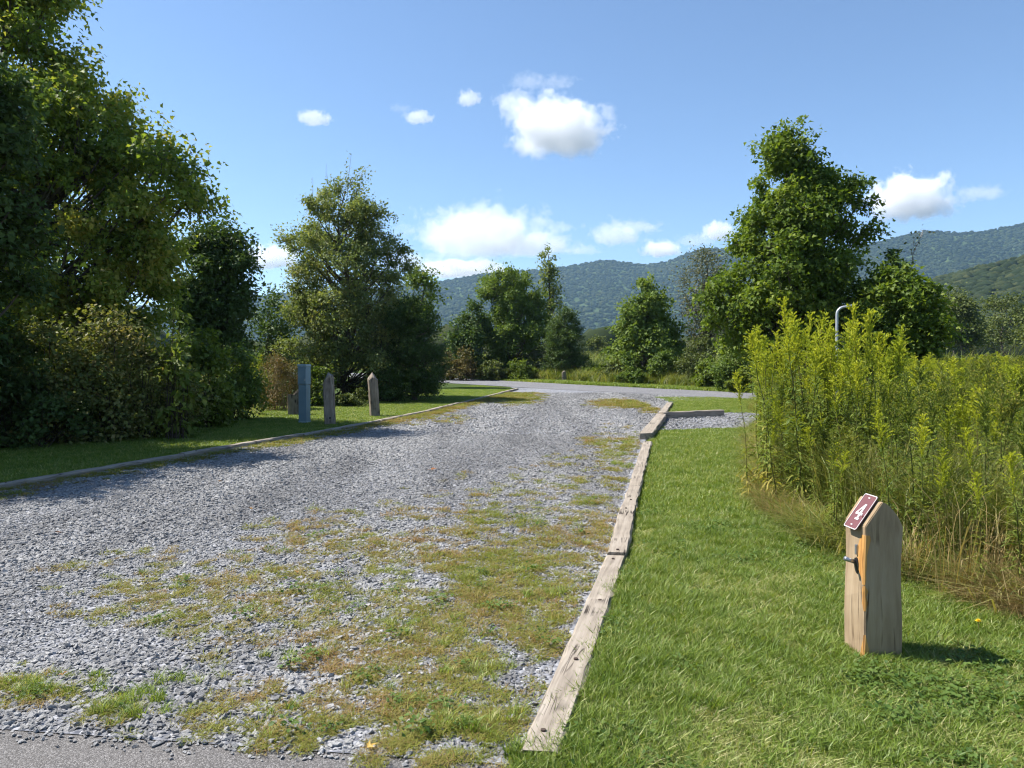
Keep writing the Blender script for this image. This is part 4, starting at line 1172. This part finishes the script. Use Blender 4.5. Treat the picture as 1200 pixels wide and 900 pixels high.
# meadow filler
x, y = RNG.uniform(2.2, 17, 30000), RNG.uniform(3.6, 24, 30000)
ok = inside(MEADOW, x, y) & in_view(x, y) & (RNG.random(len(x)) < np.clip(1.4 - 0.06 * y, 0.3, 1))& ~inside(pad_poly, x, y)
x, y = x[ok], y[ok]
edge = ~inside(MEADOW, x - 0.45, y - 0.1)
zz = np.where(edge, 0.35, 0.8 + 0.5 * fbm(x * 0.8, y * 0.8))
do_scatter('meadow_grass', x, y, tall_p, 0.8, 1.2, 'tall mixed green and brown meadow grass among the goldenrod', zs=zz)
x, y = RNG.uniform(2.4, 9, 5000), RNG.uniform(4.4, 11, 5000)
ok = inside(MEADOW, x, y) & in_view(x, y) & (fbm(x * 1.7 + 60, y * 1.2) > 0.57)
x, y = x[ok][:230], y[ok][:230]
do_scatter('straw_stems', x, y, straw_p, 0.8, 1.2, 'pale dead grass stems standing inside the meadow', zs=RNG.uniform(1.8, 3.0, len(x)), tilt=0.06)
# far leafy stems that cannot be counted
stem_p = []
for v in (0, 2, 4, 7, 8):
    for part in GV[v][1:]:
        pass
def joined(v):
    o = MB()
    me_list = GV[v]
    mats = []
    me = bpy.data.meshes.new('meadow_stem')
    bm = bmesh.new()
    for k, m_ in enumerate(me_list):
        nf = len(bm.faces); bm.from_mesh(m_)
        bm.faces.ensure_lookup_table()
        for f in bm.faces[nf:]: f.material_index = k
    bm.to_mesh(me); bm.free()
    for m_ in me_list: me.materials.append(m_.materials[0])
    return me
stem_p = [proto('meadow_stem', joined(v)) for v in (0, 2, 4, 7, 8)]
x, y = RNG.uniform(2.5, 18, 6000), RNG.uniform(5.0, 26, 6000)
ok = inside(MEADOW, x, y) & inside(MEADOW, x - 0.2, y - 0.1) & in_view(x, y) & ~inside(pad_poly, x, y) & (RNG.random(len(x)) < 0.5)
x, y = x[ok], y[ok]
px = 600 + 900 * x / y
ti = np.where(fbm(x * 0.5, y * 0.5) > 0.5, RNG.integers(3, 5, len(x)), RNG.integers(0, 5, len(x)))
do_scatter('meadow_stems', x, y, stem_p, 0.85, 1.0, 'crowd of leafy stems filling the meadow behind the front goldenrod', pidx=ti, zs=np.where(px < 1040, 0.6, 0.72 + 0.35 * fbm(x * 0.7, y * 0.7)), tilt=0.07)
# straw along the meadow edge
t_ = RNG.random(1700); mp_ = np.array(MEADOW[1:9])
seg = RNG.integers(0, 7, 1700)
q = mp_[seg] * (1 - t_[:, None]) + mp_[seg + 1] * t_[:, None]
off = RNG.uniform(-0.06, 0.35, 1700)
x, y = q[:, 0] + off, q[:, 1] + off * 0.3
ok = (fbm(x * 1.5, y * 1.5) > 0.48) & in_view(x, y)
do_scatter('dry_grass', x[ok], y[ok], straw_p, 0.4, 0.85, 'tan dry grass at the foot of the meadow', tilt=0.25)

# gravel weeds: where the photograph shows the mats, in metres on the ground
def weed_density(x, y):
    px, py = proj(x, y, H(y))
    d = np.zeros(len(x))
    py = np.where(py > 0, py, 0)
    for cx, cy, sx, sy, w in ((590, 730, 130, 95, 1.0), (470, 800, 150, 70, 0.8), (300, 700, 170, 40, 0.62), (560, 860, 130, 40, 1.0), (690, 625, 34, 60, 0.66), (350, 860, 130, 30, 0.72),
                              (40, 815, 70, 18, 0.85), (150, 832, 45, 16, 0.75), (430, 640, 120, 30, 0.5), (570, 590, 90, 18, 0.42), (715, 560, 18, 40, 0.6), (735, 530, 14, 18, 0.8), (660, 542, 30, 6, 0.55),
                              (240, 845, 60, 25, 0.55), (120, 672, 60, 10, 0.5), (710, 520, 22, 5, 0.9), (745, 474, 34, 4, 1.1), (600, 464, 24, 8, 0.9), (490, 492, 50, 5, 0.5), (770, 480, 12, 4, 1.0)):
        d = np.maximum(d, w * np.exp(-0.5 * (((px - cx) / sx) ** 2 + ((py - cy) / sy) ** 2)))
    # strip beside the left edging
    dl = x - xl(y)
    d = np.maximum(d, 1.05 * np.exp(-((dl - 0.2) / 0.42) ** 2) * (y > 8.2))
    dr_ = xr(y) - x
    d = np.maximum(d, 0.7 * np.exp(-(dr_ / 0.25) ** 2) * (y < 8.5))
    return d
x, y = RNG.uniform(-7, 4, 160000), 2.7 + 27 * RNG.random(160000) ** 2.3
ok = (x > xl(y) + 0.1) & (x < xr(np.maximum(y, 3.0)) - 0.10) & (y > yfront(x) - 0.02 - 0.1 * (x > -0.6)) & in_view(x, y)
x, y = x[ok], y[ok]
nz_ = 0.5 * fbm(x * 1.7, y * 2.4, 4) + 0.5 * fbm(x * 7 + 3, y * 8, 3)
dn = weed_density(x, y)
wp = np.clip((dn - 0.14) * 1.25, 0, 1) * np.clip((nz_ - 0.455 + 0.13 * dn) * 7.0, 0.015, 1.0)
ok = RNG.random(len(x)) < wp * 0.55 * np.clip(y / 6.0, 0.8, 1)
wx, wy, wd = x[ok], y[ok], wp[ok]
ti = np.clip((fbm(wx * 1.1 + 30, wy * 1.1) * 7 - 1.3 + RNG.normal(0, 0.8, len(wx))).astype(int), 0, 4)
sc_w = np.clip(0.45 + 0.06 * wy, 0.6, 1.8)
s = RNG.uniform(0.7, 1.2, len(wx)) * sc_w
scatter('mat_weeds', np.stack([wx, wy, H(wy) + 0.012], 1), np.stack([RNG.normal(0, 0.1, len(wx)), RNG.normal(0, 0.1, len(wx)), RNG.uniform(0, 6.28, len(wx))], 1),
        np.stack([s, s, s * RNG.uniform(0.5, 1.1, len(wx))], 1), ti, weed_p, 'low olive and brown mat weeds creeping over the gravel')
gk = RNG.random(len(wx)) < 0.012
gx2, gy2 = list(wx[gk]), list(wy[gk])
for px, py, n in ((150, 832, 16), (165, 822, 8), (215, 800, 6), (40, 810, 14), (470, 740, 12), (560, 790, 10), (720, 545, 14), (735, 520, 10), (555, 855, 14), (640, 700, 10), (345, 770, 8)):
    c = G(px, py)
    for k in range(n): gx2.append(c.x + RNG.normal(0, 0.09)); gy2.append(c.y + RNG.normal(0, 0.06))
gx2, gy2 = np.array(gx2), np.array(gy2)
ok = gy2 > yfront(gx2)
do_scatter('green_weeds', gx2[ok], gy2[ok], green_p, 0.35, 0.75, 'small bright green grass tufts in the gravel', dz=0.01)

k_ = RNG.random(len(wx)) < 0.02
do_scatter('gravel_rosettes', wx[k_], wy[k_], clover_p, 0.6, 1.2, 'small broad leaved weeds rooted in the gravel', dz=0.012)
# ------------------------------------------------------------------ gravel stones (stuff)
m_stone, nt, out = nodes('crushed_limestone')
oi = nt.nodes.new('ShaderNodeObjectInfo')
n1 = noise(nt, coords(nt, 'Object'), 1.6, 4, 0.7)
g = geopos(nt)
rm = nt.nodes.new('ShaderNodeMapping'); rm.inputs['Rotation'].default_value = (0, 0, math.radians(14)); rm.inputs['Scale'].default_value = (0.95, 0.16, 1.0)
nt.links.new(g, rm.inputs['Vector'])
n2 = noise(nt, rm.outputs[0], 1.0, 5, 0.6)
f = mathn(nt, 'ADD', mathn(nt, 'MULTIPLY', oi.outputs['Random'], 0.62), mathn(nt, 'MULTIPLY', n1, 0.3))
c1 = ramp(nt, [(0.05, (0.175, 0.172, 0.168)), (0.35, (0.272, 0.268, 0.264)), (0.65, (0.345, 0.34, 0.335)), (0.92, (0.44, 0.435, 0.425))], f).outputs[0]
c2 = mixc(nt, 0.7, c1, ramp(nt, [(0.36, (0.55, 0.55, 0.56)), (0.60, (1.14, 1.14, 1.14))], n2).outputs[0], 'MULTIPLY')
b = principled(nt, out, c2, 0.8, 0.3)
bump(nt, b, noise(nt, coords(nt, 'Object'), 3.0, 5, 0.7), 0.5, 0.15)
stone_p = []
for i in range(8):
    r = np.random.default_rng(400 + i)
    bm = bmesh.new()
    v = unit(r.normal(0, 1, (13, 3))) * r.uniform(0.75, 1.15, (13, 1)) * np.array([1.15, 0.8, 0.5]) * 0.5
    for q in v: bm.verts.new(q)
    bmesh.ops.convex_hull(bm, input=bm.verts)
    bmesh.ops.delete(bm, geom=[q for q in bm.verts if not q.link_faces], context='VERTS')
    stone_p.append(proto('gravel_stone', bm_mesh('gravel_stone', bm, m_stone)))
def stones(n, y0, y1, s0, s1, name, label, region):
    x, y = RNG.uniform(-8, 9, n), RNG.uniform(y0, y1, n)
    ok = region(x, y) & in_view(x, y, 1.1, 0.3)
    x, y = x[ok], y[ok]
    m = len(x)
    s = s0 * np.exp(RNG.normal(0.1, 0.32, m)); s = np.clip(s, s0 * 0.45, s1)
    # worn wheel tracks hold finer stone
    s *= np.where(fbm(x * 0.8 - y * 0.2, y * 0.15) > 0.56, 0.8, 1.0)
    rot = np.stack([RNG.normal(0, 0.32, m), RNG.normal(0, 0.32, m), RNG.uniform(0, 6.28, m)], 1)
    z = H(y) + 0.008 + s * RNG.uniform(-0.05, 0.22, m)
    scatter(name, np.stack([x, y, z], 1), rot, s, RNG.integers(0, 8, m), stone_p, label)
drive = lambda x, y: (x > xl(y) + 0.1) & (x < xr(np.maximum(y, 3.0)) - 0.09) & (y > yfront(x) + RNG.normal(0, 0.02, len(x))) & (y < 24.5)
stones(130000, 2.9, 5.2, 0.024, 0.055, 'gravel_stones', 'loose angular grey gravel stones nearest the camera', drive)
stones(180000, 5.2, 9.0, 0.026, 0.055, 'gravel_stones', 'grey gravel stones in the middle of the drive', drive)
stones(190000, 9.0, 15.0, 0.031, 0.055, 'gravel_stones', 'grey gravel stones toward the far part of the drive', drive)
stones(150000, 15.0, 30.0, 0.045, 0.075, 'gravel_stones', 'grey gravel stones near the road', lambda x, y: (x > xl(y) + 0.1) & inside(gravel_poly, x, y) & ~inside(road_poly, x, y + 0.4))
stones(40000, 14.5, 21.0, 0.042, 0.085, 'pad_stones', 'light gravel stones of the small pad', lambda x, y: inside(pad_poly, x, y) & (x > xr(y) + 0.15))
# a few loose stones and grit on the pavement edge
x = RNG.uniform(-2.6, 0.2, 260); y = yfront(x) - np.abs(RNG.normal(0, 0.05, 260)) - 0.01
s = RNG.uniform(0.008, 0.028, 260)
scatter('loose_grit', np.stack([x, y, 0.006 + s * 0.15], 1), RNG.uniform(0, 6.28, 260), s, RNG.integers(0, 8, 260), stone_p, 'loose grit scattered on the pavement edge')

# ------------------------------------------------------------------ small single things
m_fall = leaf_mat('fallen_leaf', [(0.30, 0.12, 0.04), (0.40, 0.20, 0.06), (0.45, 0.30, 0.08)], 0.2, objvar=0.8)
fl = [(505, 553, 'orange brown fallen leaf on the gravel, in the middle of the drive'), (294, 600, 'small orange fallen leaf on the gravel left of the weed patches'), (70, 628, 'small tan fallen leaf at the left of the gravel'), (75, 797, 'pale yellow fallen leaf above the left green tuft'), (430, 885, 'rusty fallen leaf in the weeds at the pavement edge'), (348, 676, 'pale orange fallen leaf among the mat weeds'), (258, 567, 'dark red fallen leaf near the shadow edge on the gravel')]
for i, (px, py, lb) in enumerate(fl):
    p = G(px, py)
    mb = MB()
    s = 0.045 if i else 0.09
    mb.leaves([(0, 0, 0), (s * 0.1, 0, 0.004), (s * 0.1, 0, 0.004)], [(1, 0, 0.15), (0.6, 0.8, 0.25), (0.6, -0.8, 0.25)], [(0, 0, 1)] * 3, [s, s * 0.7, s * 0.7], [s * 0.28, s * 0.2, s * 0.2], 0.2 + 0.1 * i, True, 0.35)
    mb.tube([(0, 0, 0.002), (-s * 0.5, 0.003, 0.008)], 0.0012, 4)
    o = link('fallen_leaf', mb.mesh('fallen_leaf', m_fall), None, p + Vector((0, 0, 0.03)), (0.25, -0.1, i * 1.7))
    tag(o, lb, 'leaf', 'fallen leaves on the gravel')
m_yel = plain_mat('dandelion_yellow', (0.75, 0.52, 0.02), 0.6, 0.2)
p = G(1146, 748)
root = empty('dandelion', p); tag(root, 'yellow dandelion flower on the lawn right of the number post', 'flower')
mb = MB(); mb.tube([(0, 0, 0), (0.004, 0, 0.05), (0.0, 0, 0.095)], 0.0022, 6); link('stem', mb.mesh('stem', M_GSTEM), root)
mb = MB()
r = np.random.default_rng(9)
for ring, (n, el, L_) in enumerate(((16, 0.15, 0.019), (13, 0.5, 0.016), (9, 1.0, 0.012))):
    a = np.arange(n) * 6.283 / n + ring
    mb.leaves(np.tile([0, 0, 0.095 + 0.002 * ring], (n, 1)), np.stack([np.cos(a) * math.cos(el), np.sin(a) * math.cos(el), np.full(n, math.sin(el))], 1), np.tile([0, 0, 1.0], (n, 1)), L_, 0.0035, 0.5)
link('flower_head', mb.mesh('flower_head', m_yel), root)

# ------------------------------------------------------------------ mountains
m_hill, nt, out = nodes('forest_floor')
g = geopos(nt)
principled(nt, out, ramp(nt, [(0.35, (0.03, 0.05, 0.018)), (0.65, (0.06, 0.085, 0.03))], noise(nt, g, 0.02, 4)).outputs[0], 0.95, 0.05)
m_forest, nt, out = nodes('forest_crowns')
a = nt.nodes.new('ShaderNodeAttribute'); a.attribute_name = 'tint'
g = geopos(nt)
f = mathn(nt, 'ADD', a.outputs['Fac'], mathn(nt, 'MULTIPLY', mathn(nt, 'SUBTRACT', noise(nt, g, 0.006, 4), 0.5), 1.5), clamp=True)
principled(nt, out, ramp(nt, [(0.0, (0.008, 0.015, 0.006)), (0.5, (0.020, 0.031, 0.011)), (1.0, (0.045, 0.052, 0.018))], f).outputs[0], 0.9, 0.1)
def mountain(name, ridge, d_foot, d_ridge, zfoot, seed, ncr, crown, label, flabel, spur=0.21, ns=90, nt__=44):
    """ridge: (photo x, photo y) of the skyline. A slope from foot to skyline and down the far side, cut by spurs"""
    rp = np.array(ridge, float)
    pxs = np.linspace(rp[0, 0], rp[-1, 0], ns)
    pys = np.interp(pxs, rp[:, 0], rp[:, 1])
    ts = np.concatenate([np.linspace(0, 1, nt__), np.linspace(1.06, 1.6, 8)])
    def surf(u, t):
        px = np.interp(u, np.linspace(0, 1, ns), pxs); py = np.interp(px, rp[:, 0], rp[:, 1])
        ang = (px - 600) / FPX
        zr = CAMZ + (HOR - py) / FPX * d_ridge
        tc = np.clip(t, 0, 1)
        prof = tc ** 1.25
        env_ = np.sin(np.clip(t, 0, 1) * PI) ** 0.8
        sp = (fbm(u * 9 + seed + 1.3 * t, t * 1.2 + seed) - 0.5) * 2
        d = d_foot + (d_ridge - d_foot) * t + sp * (d_ridge - d_foot) * spur * env_ * 1.5
        z = zfoot + (zr - zfoot) * np.clip(prof + sp * spur * env_, 0, None)
        back = np.clip(t - 1, 0, None)
        z = z - (zr - zfoot) * back * 0.9
        return np.stack([ang * d, d, z], -1)
    U, T = np.meshgrid(np.linspace(0, 1, ns), ts)
    V = surf(U.ravel(), T.ravel())
    mb = MB(); F = []
    nT = len(ts)
    for j in range(nT - 1):
        for i in range(ns - 1):
            p0 = j * ns + i
            F += [(p0, p0 + 1, p0 + ns + 1), (p0, p0 + ns + 1, p0 + ns)]
    mb.add(V, F)
    o = link(name, mb.mesh(name, m_hill, True)); tag(o, label, None, None, 'structure')
    r = np.random.default_rng(seed)
    bm = bmesh.new(); bmesh.ops.create_icosphere(bm, subdivisions=1, radius=1.0)
    iv = np.array([v.co[:] for v in bm.verts]); fi = np.array([[v.index for v in f.verts] for f in bm.faces]); bm.free()
    u, t = r.random(ncr), r.random(ncr) ** 0.85 * 1.03
    c = surf(u, t)
    s = crown * r.uniform(0.55, 1.25, ncr)
    fmb = MB()
    nv = len(iv)
    jit = r.normal(1, 0.16, (ncr, nv, 1))
    VV = c[:, None] + iv[None] * jit * s[:, None, None] * np.array([1, 1, 0.65]) + np.array([0, 0, 1]) * (s * 0.35)[:, None, None]
    FF = fi[None] + (np.arange(ncr) * nv)[:, None, None]
    fmb.add(VV.reshape(-1, 3), FF.reshape(-1, 3), np.repeat(np.clip(r.normal(0.5, 0.2, ncr), 0, 1), len(fi)))
    o = link('forest', fmb.mesh('forest', m_forest, True)); tag(o, flabel, None, None, 'stuff')
mountain('mountain', [(60, 372), (200, 356), (330, 345), (430, 340), (513, 331), (540, 327), (567, 322), (600, 319), (640, 317), (670, 312), (707, 306), (730, 308), (750, 311), (770, 310), (787, 306), (813, 295), (835, 292), (860, 293), (920, 300), (960, 312), (1010, 330)],
         1150, 2200, 1.0, 21, 24000, 5.8, 'long forested mountain ridge across the middle', 'hazy blue green forest covering the middle mountain ridge')
mountain('mountain', [(860, 345), (920, 315), (960, 300), (1000, 292), (1033, 284), (1060, 277), (1080, 272), (1100, 273), (1117, 274), (1150, 273), (1175, 268), (1200, 263), (1260, 255), (1340, 262)],
         1000, 1900, 1.0, 33, 14000, 5.4, 'forested mountain ridge at the right edge', 'hazy blue green forest covering the right mountain ridge')
mountain('hill', [(960, 385), (1040, 362), (1075, 345), (1095, 334), (1120, 326), (1145, 319), (1170, 314), (1200, 306), (1260, 300), (1340, 305)],
         230, 460, 0.6, 47, 4500, 4.0, 'nearer olive wooded hill at the right', 'olive green wood on the nearer hill at the right edge', 0.1)
# far tree belt at the mountain foot
r = np.random.default_rng(77)
bm = bmesh.new(); bmesh.ops.create_icosphere(bm, subdivisions=2, radius=1.0)
iv = np.array([v.co[:] for v in bm.verts]); fi = np.array([[v.index for v in f.verts] for f in bm.faces]); bm.free()
n = 1100
d = r.uniform(130, 420, n); ang = r.uniform(-0.75, 0.75, n)
s = r.uniform(2.2, 4.6, n)
c = np.stack([ang * d, d, 1.28 + s * 0.8], 1)
VV = c[:, None] + iv[None] * r.normal(1, 0.13, (n, len(iv), 1)) * s[:, None, None] * np.array([1, 1, 1.05])
fmb = MB(); fmb.add(VV.reshape(-1, 3), (fi[None] + (np.arange(n) * len(iv))[:, None, None]).reshape(-1, 3), np.repeat(np.clip(r.normal(0.75, 0.2, n), 0, 1), len(fi)))
tag(link('tree_belt', fmb.mesh('tree_belt', m_forest, True)), 'distant low tree belt at the foot of the mountains', None, None, 'stuff')

# ------------------------------------------------------------------ haze
bm = box_bm(5200, 3900, 399, (0, 1500, 198.5), 0)
m_haze, nt, out = nodes('haze')
pv = nt.nodes.new('ShaderNodeVolumePrincipled')
pv.inputs['Color'].default_value = (0.46, 0.72, 1.0, 1)
pv.inputs['Density'].default_value = 0.00012
pv.inputs['Anisotropy'].default_value = 0.2
nt.links.new(pv.outputs[0], out.inputs['Volume'])
m_haze.cycles.homogeneous_volume = True
tag(link('haze', bm_mesh('haze', bm, m_haze)), 'thin blue summer haze over the valley', None, None, 'stuff')

# ------------------------------------------------------------------ clouds
def cloud(px, py, hw, hh, d, label, seed, dens=0.02, ragged=0.55, flat_base=0.35, nscale=2.0, soft=0.2):
    c = P(px, py, d)
    sx, sz = 1.22 * hw / FPX * d, 1.22 * hh / FPX * d
    sy = sx * 0.8
    m, nt, out = nodes('cloud_vapour')
    tc = coords(nt, 'Object')
    # shape: a dome with a flatter base, eaten into by two sizes of noise
    sep = nt.nodes.new('ShaderNodeSeparateXYZ'); nt.links.new(tc, sep.inputs[0])
    zneg = mathn(nt, 'MULTIPLY', mathn(nt, 'MINIMUM', sep.outputs[2], 0.0), 1.0 + flat_base * 2.2)
    zpos = mathn(nt, 'MAXIMUM', sep.outputs[2], 0.0)
    zz_ = mathn(nt, 'ADD', zneg, zpos)
    cb = nt.nodes.new('ShaderNodeCombineXYZ')
    nt.links.new(sep.outputs[0], cb.inputs[0]); nt.links.new(sep.outputs[1], cb.inputs[1]); nt.links.new(zz_, cb.inputs[2])
    ln = nt.nodes.new('ShaderNodeVectorMath'); ln.operation = 'LENGTH'; nt.links.new(cb.outputs[0], ln.inputs[0])
    mp = nt.nodes.new('ShaderNodeMapping'); mp.inputs['Location'].default_value = (seed * 3.7, seed * 1.9, seed * 5.3)
    asp = max(0.4, min(2.5, hw / hh))
    mp.inputs['Scale'].default_value = (nscale * asp ** 0.5, nscale * asp ** 0.5, nscale / asp ** 0.5)
    nt.links.new(tc, mp.inputs['Vector'])
    nf = noise(nt, mp.outputs[0], 1.0, 7, 0.62, 0.2)
    v = mathn(nt, 'ADD', mathn(nt, 'SUBTRACT', 0.80, ln.outputs['Value']), mathn(nt, 'MULTIPLY', mathn(nt, 'SUBTRACT', nf, 0.5), ragged * 4.0))
    dn_ = mathn(nt, 'MULTIPLY', mathn(nt, 'DIVIDE', v, soft, clamp=True), dens)
    # nothing at the faces of the box
    pv = nt.nodes.new('ShaderNodeVolumePrincipled')
    pv.inputs['Color'].default_value = (1, 1, 1, 1)
    pv.inputs['Anisotropy'].default_value = 0.0
    nt.links.new(dn_, pv.inputs['Density'])
    nt.links.new(pv.outputs[0], out.inputs['Volume'])
    bm = bmesh.new(); bmesh.ops.create_icosphere(bm, subdivisions=3, radius=1.45)
    o = link('cloud', bm_mesh('cloud', bm, m), None, c)
    o.scale = (sx, sy, sz)
    tag(o, label, 'cloud', 'small fair weather clouds')
cl = [(655, 150, 60, 40, 4000, 'largest bright white puffy cloud high in the middle of the sky'), (604, 122, 26, 14, 4050, 'ragged wisp attached to the left of the high white cloud'), (618, 98, 20, 12, 4100, 'faint wisp just above the high white cloud'),
      (550, 118, 14, 12, 4100, 'small round puff left of the high white cloud'), (490, 139, 17, 10, 4100, 'small slanted puff halfway between the lone puff and high cloud'), (368, 140, 20, 10, 4100, 'lone small oval puff above the bushy tree'),
      (562, 280, 74, 34, 6500, 'broad white cloud bank just above the ridge, left of the thin tree'), (620, 290, 50, 16, 6600, 'thin grey white tail of the broad cloud bank behind the thin tree'), (540, 318, 55, 12, 7000, 'low white cloud strip touching the left end of the ridge'),
      (722, 278, 28, 17, 6500, 'ragged cloud above the ridge dip left of the pyramid tree'), (775, 294, 24, 12, 6500, 'small white cloud resting on the ridge'), (842, 274, 20, 14, 6500, 'small cloud above the grey twiggy tree'), (655, 268, 18, 8, 6600, 'faint small puff above the thin tree'),
      (1068, 238, 46, 34, 5500, 'tall white cloud right of the large maple'), (1148, 228, 28, 10, 5600, 'faint flat cloud near the right photo edge'), (318, 305, 34, 18, 6800, 'white cloud glimpsed between the dark tree and the bushy tree')]
cl += [(684, 294, 22, 7, 7200, 'faint low veil of cloud joining the ragged cloud to the broad bank'), (815, 283, 22, 9, 7000, 'faint low wisp over the ridge left of the grey twiggy tree'), (745, 268, 30, 8, 7100, 'thin faint streak above the small cloud on the ridge'),
       (652, 98, 22, 8, 4200, 'faint thin wisp above the right half of the high cloud'), (470, 128, 14, 5, 4200, 'faint thin tail trailing up left from the small slanted puff'), (480, 310, 40, 12, 7300, 'faint low cloud veil right of the bushy tree')]
for i, (px, py, hw, hh, d, lb) in enumerate(cl):
    faint = 'faint' in lb or 'wisp' in lb or 'thin' in lb or 'ragged' in lb
    cloud(px, py + (7 if i == 0 else 0), hw, hh, d, lb, i + 1, (0.0022 if 'veil' in lb or 'faint' in lb else 0.004) if faint else 0.012, 0.68 if faint else 0.5)
